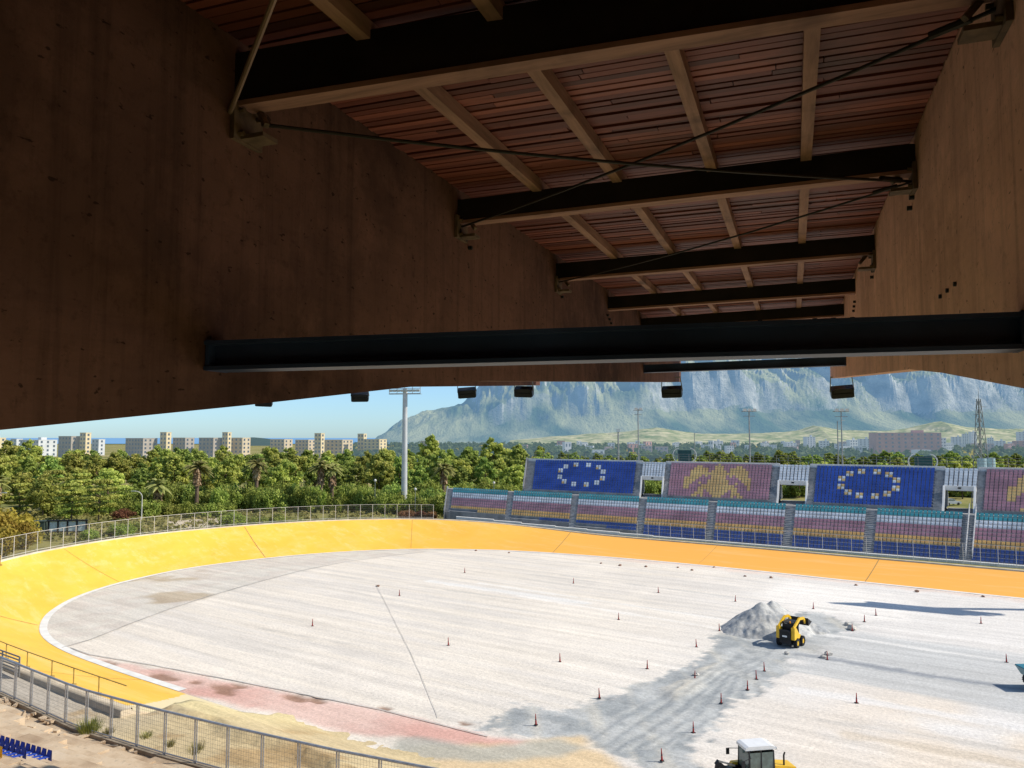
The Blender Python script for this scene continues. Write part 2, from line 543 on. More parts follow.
# ------------------------------------------------------------------ GROUND (one sheet to the horizon), sea
def ground_mat():
    t = NT('plain_ground').set(0.95, 0, 0.05)
    v = t.coord('Object')
    a = t.noise(v, 0.03, 6, 0.6)
    b = t.noise(v, 0.6, 5, 0.65)
    c = t.ramp(a, [(0.3, (0.16, 0.18, 0.05)), (0.5, (0.3, 0.27, 0.1)), (0.7, (0.42, 0.34, 0.17))])
    c = t.mix(c, (0.07, 0.08, 0.025), t.ramp(b, [(0.5, (0, 0, 0)), (0.7, (0.7,) * 3)]))
    t.base(c)
    t.bump(b, 0.4, 0.1)
    return t.mat
g = MB()
g.add([(-9000, -400, -0.12), (9000, -400, -0.12), (9000, 12000, -0.12), (-9000, 12000, -0.12)], [(0, 1, 2, 3)])
tag(g.build('ground', ground_mat()), kind='structure')
sea = MB()
sea.add([(-9000, 1700, 1.2), (-160, 1700, 1.2), (-250, 3600, 1.2), (-200, 11900, 1.2), (-9000, 11900, 1.2)], [(0, 1, 2, 3, 4)])
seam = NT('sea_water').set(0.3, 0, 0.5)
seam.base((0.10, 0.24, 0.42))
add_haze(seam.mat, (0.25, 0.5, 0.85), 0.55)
tag(sea.build('sea', seam.mat), kind='structure')

# ------------------------------------------------------------------ TRACK CURVE
def catmull(pts, step):
    out = []
    P = [Vector((p[0], p[1], 0)) for p in pts]
    P = [P[0] * 2 - P[1]] + P + [P[-1] * 2 - P[-2]]
    for i in range(1, len(P) - 2):
        p0, p1, p2, p3 = P[i - 1:i + 3]
        n = max(2, int((p2 - p1).length / step))
        for k in range(n):
            t = k / n
            out.append(0.5 * ((2 * p1) + (p2 - p0) * t + (2 * p0 - 5 * p1 + 4 * p2 - p3) * t * t + (3 * p1 - p0 - 3 * p2 + p3) * t ** 3))
    out.append(P[-2])
    return [(q.x, q.y) for q in out]
INNER = catmull([(110, 93.2), (60, 93.2), (20, 93.2), (0, 93.2), (-19, 93.6), (-36, 94.0), (-51, 93.0), (-65, 89.9), (-77, 82.6), (-84.6, 71.2), (-87.5, 57.6),
                 (-85.6, 47.5), (-81.7, 40.2), (-76.5, 35.0), (-71.3, 31.8), (-66.5, 30.0), (-61, 29.1), (-54, 28.8), (-47, 28.8), (-38, 28.9)], 1.2)
NI = len(INNER)
def normals(line):
    out = []
    for i in range(len(line)):
        a = line[max(0, i - 2)]; b = line[min(len(line) - 1, i + 2)]
        t = Vector((b[0] - a[0], b[1] - a[1])).normalized()
        out.append((t.y, -t.x))          # outward for this running direction
    return out
NRM = normals(INNER)
# the curve starts on the far straight running towards -s, so outward is +n there
if NRM[3][1] < 0:
    NRM = [(-a, -b) for a, b in NRM]
def bank_h(s, n):
    u = 1 / (1 + math.exp((s + 64) / 5.5))     # 0 on the straights, 1 in the bend
    far = 1.5 + (3.6 - 1.5) * u
    near = 2.5 + (3.5 - 2.5) * u
    w = min(1, max(0, (n - 40) / 40))
    return near * (1 - w) + far * w
BW = 7.5
def bank_pt(i, off, dz=0.0):
    s, n = INNER[i]
    h = bank_h(s, n)
    a, b = NRM[i]
    t = max(0, min(1, off / BW))
    z = h * (0.8 * t + 0.2 * t * t) if off > 0 else 0
    if off > BW:
        z = h
    return (s + a * off, n + b * off, z + dz)
def strip(name, offs, mat, i0=0, i1=None, dz=0.0, zf=None, step=1):
    i1 = NI if i1 is None else i1
    vs, fs = [], []
    idx = list(range(i0, i1, step))
    for i in idx:
        for o_ in offs:
            p = bank_pt(i, o_, dz)
            if zf: p = (p[0], p[1], zf(i, o_, p[2]))
            vs.append(p)
    m = len(offs)
    for a in range(len(idx) - 1):
        for b in range(m - 1):
            fs.append((a * m + b, a * m + b + 1, (a + 1) * m + b + 1, (a + 1) * m + b))
    k = MB(); k.add(vs, fs)
    o = k.build(name, mat, smooth=True)
    o.rotation_euler = (0, 0, -ANG)
    return o
tag(strip('track_banking', [0, 0.8, 1.8, 3, 4.2, 5.4, 6.5, 7.5], M['yellow_track'], dz=0.012), kind='structure')
ILINE = max(i for i in range(NI) if INNER[i][0] < -44.5 or INNER[i][1] > 60)
tag(strip('track_edge_line', [-0.6, -0.02], M['white_line'], 0, ILINE, dz=0.03), kind='structure')
# top kerb and outer slope
def kerbz(i, o_, z):
    return z + (0.12 if o_ < 8.3 else -0.25)
tag(strip('track_kerb', [7.5, 7.52, 8.1, 8.13], M['sand'], dz=0.0, zf=lambda i, o_, z: z + (0.0 if o_ < 7.51 else (0.14 if o_ < 8.11 else -1.3))), kind='structure')
def outz(i, o_, z):
    s, n = INNER[i]
    t = (o_ - 8.1) / 5.0
    base = 1.2 if (s > -62 and n > 70) else 0.05
    if s > -70 and n < 45: base = 2.4
    return z * (1 - t) + base * t + (0.14 * (1 - t))
tag(strip('track_outer_slope', [8.1, 9.2, 11, 13.1], ground_mat(), 0, max(i for i in range(NI) if INNER[i][1] > 36), zf=outz), kind='structure')
ec = MB()
prev = None
for o_ in (0, 1.5, 3, 4.5, 6, 7.5, 7.61, 8.1):
    q = Vector(bank_pt(NI - 1, o_, .13 if o_ > 7.6 else .01)); q.x += .004
    if prev is not None:
        ec.add([prev, q, q - Vector((0, 0, 1.3)), prev - Vector((0, 0, 1.3))], [(0, 1, 2, 3)])
    prev = q
o = ec.build('track_end', M['sand']); o.rotation_euler = (0, 0, -ANG); tag(o, kind='structure')
jm = MB()
for i in range(8, NI - 6, 16):
    if i < NI - 1:
        pts = [Vector(bank_pt(i, o_, 0.03)) for o_ in (0.1, 2, 4, 6, 7.4)]
        for p, q in zip(pts[:-1], pts[1:]):
            jm.bar(p, q, 0.09 if i % 32 == 8 else .03, 0.012)
o = jm.build('track_joint', M['joint']); o.rotation_euler = (0, 0, -ANG); tag(o, kind='structure')
# debris along the inner edge
# ------------------------------------------------------------------ INFIELD
sg = np.arange(-89, 75, 0.25); ng = np.arange(27.0, 97, 0.25)
S_, N_ = np.meshgrid(sg, ng)
def pp(*pts):
    return [SN(G(*p)) for p in pts]
inner_sd = sdf(INNER + [(110, 28.9)], S_, N_)
n1 = fbm(S_ * 0.11, N_ * 0.11, 5); n2 = fbm(S_ * 0.5 + 40, N_ * 0.5, 4); n3 = fbm(S_ * 0.05 + 9, N_ * 0.9 + 5, 4); n4 = fbm(S_ * 1.6, N_ * 1.6 + 70, 3)
def C(*c): return np.array(lin(c)) / 1.2
def blend(A, c, m): return A * (1 - m[..., None]) + np.asarray(c) * m[..., None]
base = np.zeros(S_.shape + (3,)) + C(232, 224, 214)
base = blend(base, C(222, 216, 210), sstep(0.4, 0.62, n3) * 0.8)
base = blend(base, C(240, 232, 222), sstep(0.5, 0.7, n1) * 0.6)
# far right whiter and bluer
m = sstep(-36, -10, S_ + 0.2 * (N_ - 60)) 
base = blend(base, C(228, 226, 226), m * 0.75)
m = sstep(-25, 5, S_) * sstep(64, 50, N_)
base = blend(base, C(232, 214, 192), m * sstep(0.36, 0.6, n1) * 0.8)
# old concrete ring in the left bend, greyer with brown blots
ring = pp((425, 552), (345, 561), (255, 583), (170, 609), (90, 640), (62, 648))
outer_side = sdf(ring + [(-100, 30), (-100, 100), (-60, 100)], S_, N_)
mo = sstep(0.6, -0.6, outer_side + (n2 - .5) * 1.0)
base = blend(base, C(212, 208, 200), mo * 0.6)
base = blend(base, C(214, 206, 198), mo * sstep(0.45, 0.6, n2))
base = blend(base, C(176, 156, 126), mo * sstep(0.56, 0.68, n1) * 0.65)
# pink running band of the old track
pink = pp((66, 652), (120, 664), (185, 673), (260, 687), (380, 711), (490, 738), (520, 742), (500, 752), (440, 745), (360, 733), (300, 721), (230, 704), (150, 682), (90, 664))
mp = sstep(0.5, -0.4, sdf(pink, S_, N_) + (n2 - .5) * 1.2)
pinkc = blend(np.zeros_like(base) + C(216, 172, 162), C(230, 200, 190), sstep(0.42, 0.62, n1))
base = base * (1 - mp[..., None]) + pinkc * mp[..., None]
holes = np.zeros(S_.shape)
for (hx, hy, r) in ((105, 663, .9), (158, 677, 1.1), (172, 679, .7), (196, 682, .6), (223, 687, 1.0), (226, 692, .9), (240, 686, .6), (297, 699, 1.0), (316, 700, .8), (384, 708, .5), (464, 723, .4)):
    q = SN(G(hx, hy))
    holes = np.maximum(holes, sstep(1.0, 0.5, np.hypot((S_ - q[0]) / (r * 1.3), (N_ - q[1]) / (r * .7)) + (n4 - .5) * 0.8))
base = blend(base, C(150, 116, 96), holes * 0.8)
# gravel road from the heap towards the near edge
road = pp((735, 628), (712, 636), (705, 652), (690, 664), (655, 678), (610, 697), (560, 712), (510, 704), (478, 728), (540, 737), (580, 740), (600, 752), (640, 768), (700, 800), (690, 760), (712, 722), (732, 705), (756, 690), (782, 674), (800, 655), (830, 646), (855, 624), (820, 612), (780, 612))
n5 = fbm(S_ * 3.1, N_ * 3.1 + 20, 3)
rd = sdf(road, S_, N_) + (n2 - .5) * 1.5 + (n4 - .5) * 1.6 + (n5 - .5) * 1.2
mr = sstep(0.22, -0.22, rd)
gcol = blend(np.zeros_like(base) + C(190, 193, 195), C(163, 168, 172), sstep(0.4, 0.6, n2))
gcol = blend(gcol, C(198, 196, 190), sstep(0.55, 0.7, fbm(S_ * 0.9 + N_ * 0.7, N_ * 0.12 - S_ * 0.1, 4)) * 0.8)
base = base * (1 - mr[..., None]) + gcol * mr[..., None]
# pale lip in the middle of the road
lip = pp((670, 690), (700, 672), (716, 664), (712, 678), (690, 692), (676, 700))
ml = sstep(0.7, -0.3, sdf(lip, S_, N_) + (n2 - .5) * 1.6)
base = blend(base, C(212, 206, 194), ml * 0.8)
# bluish lane to the right of the digger
lane = pp((800, 652), (855, 630), (900, 640), (1040, 662), (1200, 690), (1200, 740), (1040, 716), (900, 690), (800, 668))
mn = sstep(1.5, -1.0, sdf(lane, S_, N_) + (n3 - .5) * 5)
base = blend(base, C(196, 198, 200), mn * 0.85)
rut = pp((800, 654), (860, 664), (930, 676), (1000, 686), (1100, 702))
base = blend(base, C(150, 156, 166), sstep(0.75, 0.2, pdist(rut, S_, N_) + (n4 - .5) * .8) * 0.75)
# white fresh patch behind the heap
pale = pp((752, 592), (790, 580), (850, 588), (930, 606), (900, 622), (820, 612), (770, 602))
base = blend(base, C(246, 242, 238), sstep(1.5, -1.5, sdf(pale, S_, N_) + (n2 - .5) * 3) * 0.7)
# grading streaks along the straight
for (a, b, c_, w, k) in (((430, 581), (585, 603), (236, 234, 232), 0.9, 0.9), ((480, 583), (1000, 660), (240, 238, 236), 0.5, .6), ((560, 575), (900, 618), (200, 198, 196), .35, .55),
                         ((520, 596), (740, 632), (244, 240, 236), 0.5, .8), ((300, 570), (520, 600), (206, 202, 198), .3, .5), ((256, 628), (470, 664), (208, 203, 198), .3, .5),
                         ((200, 640), (420, 690), (212, 206, 200), .3, .5), ((820, 720), (1024, 752), (200, 196, 192), .4, .5), ((800, 690), (1024, 728), (238, 236, 236), .8, .7), ((850, 735), (1024, 765), (214, 200, 182), .8, .6)):
    l = pp(a, b)
    base = blend(base, C(*c_), sstep(w, w * .3, pdist(l, S_, N_) + (n2 - .5) * .8) * k)
# tyre tracks crossing the gravel
for k in range(14):
    x0 = 560 + k * 11 + random.uniform(-3, 3)
    l = pp((x0, 758 - k * 1.2), (x0 + 60, 715), (715 + k * 3, 668), (748 + k * 2, 648))
    base = blend(base, C(148, 154, 160) if k % 2 else C(196, 198, 198), sstep(0.22, 0.08, pdist(l, S_, N_) + (n4 - .5) * .25) * mr * 0.6)
# sand near the near edge
sandp = pp((380, 768), (430, 745), (520, 748), (580, 738), (640, 770), (700, 810), (300, 810))
base = blend(base, C(226, 200, 160), sstep(0.8, -0.5, sdf(sandp, S_, N_) + (n2 - .5) * 2) * 0.9)
gr2 = pp((395, 735), (430, 737), (480, 748), (560, 742), (600, 748), (560, 756), (470, 760), (400, 752))
base = blend(base, C(184, 184, 176), sstep(0.5, -0.4, sdf(gr2, S_, N_) + (n2 - .5) * 1.4) * 0.85)
# pinkish strip with dark spots by the far straight
mf = sstep(3.0, 1.0, -inner_sd + (n2 - .5) * 2) * sstep(60, 80, N_) * sstep(-60, -45, S_)
base = blend(base, C(232, 208, 196), mf * 0.6)
base *= (0.95 + 0.1 * n4)[..., None]
base = np.clip(base * np.array((1.19, 1.16, 1.09)), 0, .9)
Z = (n2 - .5) * 0.05 + mr * ((n4 - .5) * 0.16 - 0.02) + holes * -0.08 + ml * 0.15
# hide grid under the banking
Z = np.where(inner_sd > 0.3, -0.09, Z)
io = grid_mesh('infield', S_, N_, Z, base, M['earth'])
io.rotation_euler = (0, 0, -ANG)
tag(io, kind='structure')
# thin joints that cross the infield
cl = MB()
def ribbon(pxs, w):
    pts = [G(*p) for p in pxs]
    for a, b in zip(pts[:-1], pts[1:]):
        d = (b - a).normalized(); q = Vector((-d.y, d.x, 0)) * w / 2
        h_ = Vector((0, 0, 0.045))
        cl.add([a + q + h_, a - q + h_, b - q + h_, b + q + h_], [(0, 1, 2, 3)])
ribbon([(425, 552), (390, 556), (345, 562), (300, 571), (255, 583), (210, 596), (170, 609), (130, 624), (90, 640), (62, 648)], 0.11)
ribbon([(376, 585), (386, 604), (398, 628), (410, 652), (420, 674), (430, 698), (438, 718)], 0.035)
ribbon([(70, 648), (90, 655), (150, 665), (260, 686), (380, 710), (488, 737)], 0.10)
tag(cl.build('infield_joint', M['crack']), kind='structure')

# ------------------------------------------------------------------ dirt bank between the near fence and the infield
ss = np.arange(-80, 12, 0.35); nn = np.arange(14.5, 30.5, 0.3)
S2, N2 = np.meshgrid(ss, nn)
q2 = fbm(S2 * 0.5, N2 * 0.5, 4); q3 = fbm(S2 * 1.5 + 31, N2 * 1.5, 3); q1 = fbm(S2 * .12 + 5, N2 * .12, 3)
path = np.interp(S2, [-80, -60, -50, -34, -18, -4, 6], [2.75, 2.7, 2.6, 2.2, 1.5, 0.6, 0.0])
ridge_on = sstep(-39.5, -38.0, S2) * sstep(-14, -26, S2 + (q1 - .5) * 4)
edge = 23.2 + (q2 - .5) * 1.6
ridge = np.where(N2 > edge, np.clip((29.6 - N2) / 6.4, 0, 1) * 2.5, 0) * ridge_on
flat = np.interp(N2, [14, 24.5, 28.8, 31], [1, 1, 0.05, -0.02]) * path
Z2 = np.maximum(flat * np.where(N2 > edge, 1, 1), ridge) + (q3 - .5) * 0.12 * sstep(-46, -42, S2) - 0.03
sd2 = sdf(INNER + [(110, 28.9)], S2, N2)
in_bank = (S2 < -38.4) & (sd2 < 7.9)
tt = np.clip(sd2 / 7.5, 0, 1)
Z2 = np.where((S2 < -38.0) & (sd2 < 8.15), np.where(sd2 < 0, -.09, 2.46 * (.8 * tt + .2 * tt * tt) - .13), Z2)
lipz = 2.3 - np.maximum(0, sd2 - 8.1) * .6 - np.maximum(0, S2 + 38.2) * .8
Z2 = np.where((S2 > -47) & (sd2 > 8.1), np.maximum(Z2, lipz + (q3 - .5) * .2), Z2)
c2 = np.zeros(S2.shape + (3,)) + C(212, 200, 182)
c2 = blend(c2, C(224, 202, 158), sstep(-43, -35, S2 + (q1 - .5) * 6))
c2 = blend(c2, C(196, 164, 118), sstep(0.5, 0.66, q2) * sstep(-46, -40, S2) * .8)
c2 = blend(c2, C(244, 224, 170), sstep(-41, -39, S2) * sstep(-30, -38, S2) * sstep(22.8, 23.6, N2))
gz = np.abs(np.gradient(Z2, axis=0)) / 0.3
c2 = blend(c2, C(140, 104, 62), sstep(0.9, 1.6, gz + (q3 - .5) * .6) * sstep(-43, -41, S2) * 0.85)
c2 = blend(c2, C(190, 188, 178), sstep(-26, -20, S2 + (q2 - .5) * 6) * sstep(25, 26.5, N2 + (q2 - .5) * 3) * .7)
c2 *= (0.93 + 0.14 * q3)[..., None]
do = grid_mesh('dirt_bank', S2, N2, Z2, c2, M['earth'])
do.rotation_euler = (0, 0, -ANG)
tag(do, kind='structure')

# ------------------------------------------------------------------ GRAVEL HEAP
hc = G(782, 634)
hx = np.linspace(-5.2, 5.2, 110); hy = np.linspace(-3.4, 4.2, 84)
HX, HY = np.meshgrid(hx, hy)
hn = fbm(HX * 1.1 + 60, HY * 1.1 + 10, 5); hn2 = fbm(HX * 3.0, HY * 3.0, 3)
HZ = np.full(HX.shape, -0.2)
for (x, y, h, sl) in ((-1.1, 1.4, 2.75, .80), (-0.2, 1.6, 2.75, .80), (-2.3, 1.0, 1.75, .74), (-3.1, .5, 1.05, .72), (0.8, 1.5, 1.9, .75), (2.2, 1.5, .95, .6), (3.0, 1.2, .7, .55), (-1.6, .1, 1.15, .75)):
    HZ = np.maximum(HZ, h - sl * np.hypot(HX - x, (HY - y) * 1.05) + (hn - .5) * .5)
HZ = np.maximum(HZ, -0.2) + (hn2 - .5) * 0.14
hcol = blend(np.zeros(HX.shape + (3,)) + C(214, 212, 206), C(178, 180, 180), sstep(.42, .62, hn))
hcol = blend(hcol, C(226, 222, 212), sstep(.55, .7, hn2) * .7)
ho = grid_mesh('gravel_heap', HX, HY, HZ, hcol, M['earth'])
ho.location = (hc.x, hc.y, 0)
ho.scale = (1, 1, .86)
tag(ho, 'grey heap of crushed gravel beside the yellow skid steer loader', 'gravel heap', kind='thing')
# loose stones
def stone(name, p, r, mat, label, group):
    k = MB()
    n = 7
    vs = []
    for j in range(4):
        th = math.pi * (j + 0.5) / 4
        for i in range(n):
            a = 2 * math.pi * i / n
            rr = r * random.uniform(.7, 1.15)
            vs.append((rr * math.sin(th) * math.cos(a), rr * math.sin(th) * math.sin(a), rr * 0.6 * math.cos(th) + r * .3))
    fs = [(j * n + i, j * n + (i + 1) % n, (j + 1) * n + (i + 1) % n, (j + 1) * n + i) for j in range(3) for i in range(n)]
    fs += [tuple(range(n)), tuple(range(4 * n - 1, 3 * n - 1, -1))]
    k.add(vs, fs)
    o = k.build(name, mat)
    o.location = p
    o.rotation_euler = (0, 0, random.uniform(0, 6))
    return tag(o, label, 'stone', group)
M['stone_pale'] = simple('pale_stone', (0.5, 0.47, 0.42), 0.95, var=.25, bump=.3)
M['stone_brown'] = simple('brown_stone', (0.28, 0.17, 0.12), 0.95, var=.3, bump=.3)
for (x, y, r) in ((828, 655, .34), (852, 629, .42), (847, 625, .3), (824, 658, .28), (787, 654, .22), (696, 676, .26)):
    stone('rock', G(x, y), r, M['stone_pale'], 'pale lump of stone on the gravel around the skid steer loader', 'pale stones near the loader')
for (x, y, r) in ((601, 563.5, .33), (620, 565.8, .45), (646, 567, .42), (678, 567.8, .36), (692, 570.6, .4), (714, 567.5, .36), (745, 576.5, .4), (771, 578, .45), (856, 585.5, .42), (917, 592, .5), (983, 597, .4), (476, 550.8, .4), (509, 553, .35), (378, 586.5, .4)):
    stone('rubble_lump', G(x, y), r * .5, M['stone_brown'], 'small brown lump of rubble on the pale infield by the track edge', 'rubble lumps along the track edge')

# ------------------------------------------------------------------ ROOF (root at the eye point, depth axis 20 degrees to the right)
RK = 0.85
roof = empty('stadium_roof', (0, 0, H), -R(20))
tag(roof, 'brown concrete ribs carrying a red-brown plank ceiling on dark girders, overhead', 'roof')
def rk(*p): return tuple(q * RK for q in p)
SL = 0.026
def ceil_z(d): return 2.52 + SL * d
BOT = [(-7, -1.2), (2.6, 0.03), (4.4, 0.22), (7, 0.515), (8.8, 0.69), (11.5, 0.87), (26.5, 1.86)]
RIBX = [1.30 + 5.02 * k for k in range(-4, 3)]
RT = 0.34
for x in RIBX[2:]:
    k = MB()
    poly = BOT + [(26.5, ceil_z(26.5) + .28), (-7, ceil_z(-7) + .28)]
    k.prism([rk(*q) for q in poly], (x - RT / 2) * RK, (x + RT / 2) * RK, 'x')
    k.build('rib', M['rib'] if x > 0 else M['rib_shaded'], roof)
XL = RIBX[3] + RT / 2 if False else -3.72 + RT / 2
XL = RIBX[3] + RT / 2
XR = RIBX[4] - RT / 2
# other bays: plain deck only where it is seen from a step aside; main bay fully detailed
for bi in range(2, len(RIBX) - 1):
    a, b = RIBX[bi] + RT / 2, RIBX[bi + 1] - RT / 2
    k = MB()
    k.prism([rk(-7, ceil_z(-7) + .16), rk(26.5, ceil_z(26.5) + .16), rk(26.5, ceil_z(26.5) + .24), rk(-7, ceil_z(-7) + .24)], (a + .003) * RK, (b - .003) * RK, 'x')
    k.build('roof_deck', M['deck'], roof)
    if bi in (2, 3, 4):
        k = MB()
        tints = []
        d = -1.5
        while d < 26.3:
            w = random.uniform(.066, .082)
            z0 = ceil_z(d) + .10 + random.uniform(-.008, .008)
            # a few boards are jointed along their length
            cuts = [a + .004] + sorted(random.uniform(a + .5, b - .5) for _ in range(random.choice((1, 1, 2)))) + [b - .004]
            for c0, c1 in zip(cuts[:-1], cuts[1:]):
                zz = z0 + random.uniform(-.004, .004)
                k.box(rk((c0 + c1) / 2, d + w / 2, zz + .02), rk(c1 - c0 - .008, w, .035))
                tints += [min(1, max(0, random.gauss(.48, .17)))] * 6
            d += w + random.uniform(.016, .03)
        o = k.build('plank_ceiling', M['plank'], roof, fix=False)
        at = o.data.attributes.new('tint', 'FLOAT', 'FACE')
        at.data.foreach_set('value', tints)
        for j in range(1, 5):
            x = a + (b - a) * j / 5 + (.02 if j % 2 else -.02)
            k = MB()
            k.prism([rk(-2, ceil_z(-2) - .03), rk(26.2, ceil_z(26.2) - .03), rk(26.2, ceil_z(26.2) + .095), rk(-2, ceil_z(-2) + .095)], (x - .05) * RK, (x + .05) * RK, 'x')
            k.build('purlin', M['purlin'], roof)
GD = [(0.55, 0.95, .33), (4.25, 4.68, .34), (8.0, 8.0, .24), (11.9, 11.85, .24), (15.6, 15.5, .24), (19.3, 18.9, .24), (23.2, 22.9, .24)]
for bi in (2, 3, 4):
    a, b = RIBX[bi] + RT / 2 - .05, RIBX[bi + 1] - RT / 2 + .05
    for (dl, dr, gh) in GD:
        zb0, zb1 = 2.29 + .024 * dl - .04, 2.29 + .024 * dr
        if gh > .3: zb0 -= .08
        k = MB()
        k.bar(rk(a, dl, zb0 + gh / 2 + .022), rk(b, dr, zb1 + gh / 2 + .022), .13 * RK, gh * RK)
        o = k.build('girder', M['girder'], roof)
        k = MB()
        k.bar(rk(a, dl, zb0), rk(b, dr, zb1), .15 * RK, .036 * RK)
        k.build('flange', M['flange'], o)
    # tie beams between the ribs
for (dl, dr, z0, z1, h, bi) in ((4.06, 4.66, .50, .52, .15, 3), (19.6, 18.7, 1.70, 1.66, .16, 3), (4.3, 4.6, .5, .53, .15, 2), (4.3, 4.6, .5, .53, .15, 4)):
    a, b = RIBX[bi] + RT / 2 - .04, RIBX[bi + 1] - RT / 2 + .04
    k = MB()
    k.bar(rk(a, dl, z0 + h / 2 - .05), rk(b, dr, z1 + h / 2 - .05), .06 * RK, (h - .012) * RK)
    for t in ((.012, .988) if bi == 3 else ()):
        p_ = Vector(rk(a, dl, z0 + h / 2 - .05)).lerp(Vector(rk(b, dr, z1 + h / 2 - .05)), t)
        k.box(p_, (.02, .16, (h + .05) * RK))
    k.bar(rk(a, dl, z0 - .06), rk(b, dr, z1 - .06), .2 * RK, .025 * RK)
    k.bar(rk(a, dl, z0 + h - .045), rk(b, dr, z1 + h - .045), .2 * RK, .025 * RK)
    o = k.build('tie_beam', M['tie'], roof)
    if bi == 3 and dl < 10:
        for t in (.72, .78, .80, .82):
            q = MB()
            px = a + (b - a) * t
            q.tube(rk(px, dl + (dr - dl) * t, z0 + h - .03), rk(px, dl + (dr - dl) * t, z0 + h + .0), .012, n=6)
            q.build('bolt', M['black'], o)
# brace rods
rods = [((XL, 8.0, 2.40), (XR, 4.72, 2.34), 'rod_dark', .011), ((XL + .1, 4.35, 2.18), (XR, 8.0, 2.40), 'rod_dark', .012),
        ((XL, 11.9, 2.5), (XR, 8.05, 2.42), 'rod_dark', .010), ((XL, 4.15, 2.2), (-1.57, 2.5, 2.55), 'rod', .015), ((XL, 8.0, 2.45), (XR, 11.85, 2.55), 'rod_dark', .008)]
for p0, p1, mk, r in rods[:4]:
    k = MB()
    # a slight sag, in four pieces
    P0, P1 = Vector(rk(*p0)), Vector(rk(*p1))
    prev = P0
    for j in range(1, 7):
        t = j / 6
        q = P0.lerp(P1, t) - Vector((0, 0, (.05 if mk == 'rod_dark' else 0) * 4 * t * (1 - t)))
        k.tube(prev, q, r, n=8)
        prev = q
    k.tube(P0.lerp(P1, .93), P0.lerp(P1, .97), r * 1.9, n=8)
    k.build('brace_rod', M[mk], roof)
def bracket(x, d, z, sgn):
    k = MB()
    k.box(rk(x + sgn * .02, d, z), rk(.035, .3, .26))
    k.box(rk(x + sgn * .12, d, z - .1), rk(.2, .16, .03))
    k.bar(rk(x + sgn * .03, d + .08, z + .2), rk(x + sgn * .2, d - .02, z - .02), .03)
    for (a, b) in ((-.09, .08), (.09, .08), (-.09, -.08), (.09, -.08)):
        k.tube(rk(x + sgn * .03, d + a, z + b), rk(x + sgn * .075, d + a, z + b), .016, n=6)
    k.build('girder_bracket', M['bracket'], roof)
bracket(XL, 4.3, 2.15, 1); bracket(XL, 8.0, 2.38, 1); bracket(XR, 4.7, 2.3, -1); bracket(XR, 8.0, 2.42, -1)
bracket(XL, 11.9, 2.45, 1); bracket(XR, 11.85, 2.47, -1)
# anchor plates with bolt heads on the rib faces below the girders
for (x, sgn) in ((XL, 1), (XR, -1)):
    for d in (8.0, 11.85, 15.5, 19.1):
        k = MB()
        for (a, b) in ((-.16, -.02), (.0, -.08), (.16, -.14)):
            k.tube(rk(x - sgn * .01, d + a + .1, 2.2 + .02 * d + b), rk(x + sgn * .045, d + a + .1, 2.2 + .02 * d + b), .02, n=9)
        k.build('bolt', M['black'], roof)
k = MB()
for d in (6.3, 6.6, 6.9):
    k.tube(rk(XR + .01, d, .98 + .02 * d), rk(XR - .02, d, .98 + .02 * d), .015, n=9)
k.build('bolt', M['black'], roof)
# rear wall, gallery floor and columns that carry the ribs
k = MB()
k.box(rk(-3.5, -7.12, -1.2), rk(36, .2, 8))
k.build('rear_wall', M['rib_shaded'], roof)
k = MB()
k.box((-3, -2.9, -1.75), (30, 6.0, .25))
k.build('gallery_floor', M['deck'], roof)

k = MB()
k.bar(rk(RIBX[0] - 3, 25.3, 2.3), rk(RIBX[-1], 25.3, 2.3), .09, .12)
k.build('edge_beam', M['girder'], roof)
# floodlights hanging under the rib ends
def floodlight():
    root = empty('floodlight')
    k = MB()
    k.prism([(-.15, -.13), (.11, -.13), (.15, -.02), (.15, .1), (-.15, .07)], -.27, .27, 'x')
    k.box((0, -.16, .05), (.4, .04, .1)); k.box((0, -.16, -.04), (.44, .03, .03))
    k.build('housing', M['black'], root)
    k = MB()
    k.prism([(-.12, -.133), (.09, -.133), (.09, -.15), (-.12, -.15)], -.24, .24, 'x')
    k.build('lens', M['dark_glass'], root)
    k = MB()
    for s in (-1, 1):
        k.bar((s * .285, 0, 0), (s * .25, 0, .36), .035, .02)
    k.bar((-.26, 0, .36), (.26, 0, .36), .03, .02)
    k.bar((0, 0, .36), (0, 0, .62), .04)
    k.build('bracket', M['galv_dull'], root)
    return root
fl0 = None
def roofworld(x, d, z):
    a = -R(20)
    x, d, z = rk(x, d, z)
    return Vector((x * math.cos(a) - d * math.sin(a), x * math.sin(a) + d * math.cos(a), H + z))
FL = [(842, 391, 'at the tip of the pale right hand rib', 0.05, -.15), (672, 391, 'at the tip of the dark left hand rib', .02, -.1), (524, 391, 'under the roof edge before the mountain rock', .15, .1),
      (467, 392, 'under the roof edge just right of the tall mast', .35, .3), (360, 396, 'under the roof edge just left of the tall mast', .5, .5), (264, 401, 'half hidden under the roof edge, leftmost of the row', .6, .4)]
for i, (px, py, lab, tw, tilt) in enumerate(FL):
    r_ = ray(px, py)
    a = R(20)
    dd = r_[0] * math.sin(a) + r_[1] * math.cos(a)
    t = 25.3 * RK / dd
    p = Vector((r_[0] * t, r_[1] * t, H + r_[2] * t))
    o = floodlight() if fl0 is None else copy_tree(fl0)
    fl0 = fl0 or o
    o.location = p
    o.rotation_euler = (R(20), R(-4 + 3 * (i % 3)), -R(20) + tw * .9)
    o.scale = (1.0, 1.0, 1.08)
    tag(o, 'black floodlight hanging ' + lab, 'floodlight', 'floodlights hanging along the roof edge')

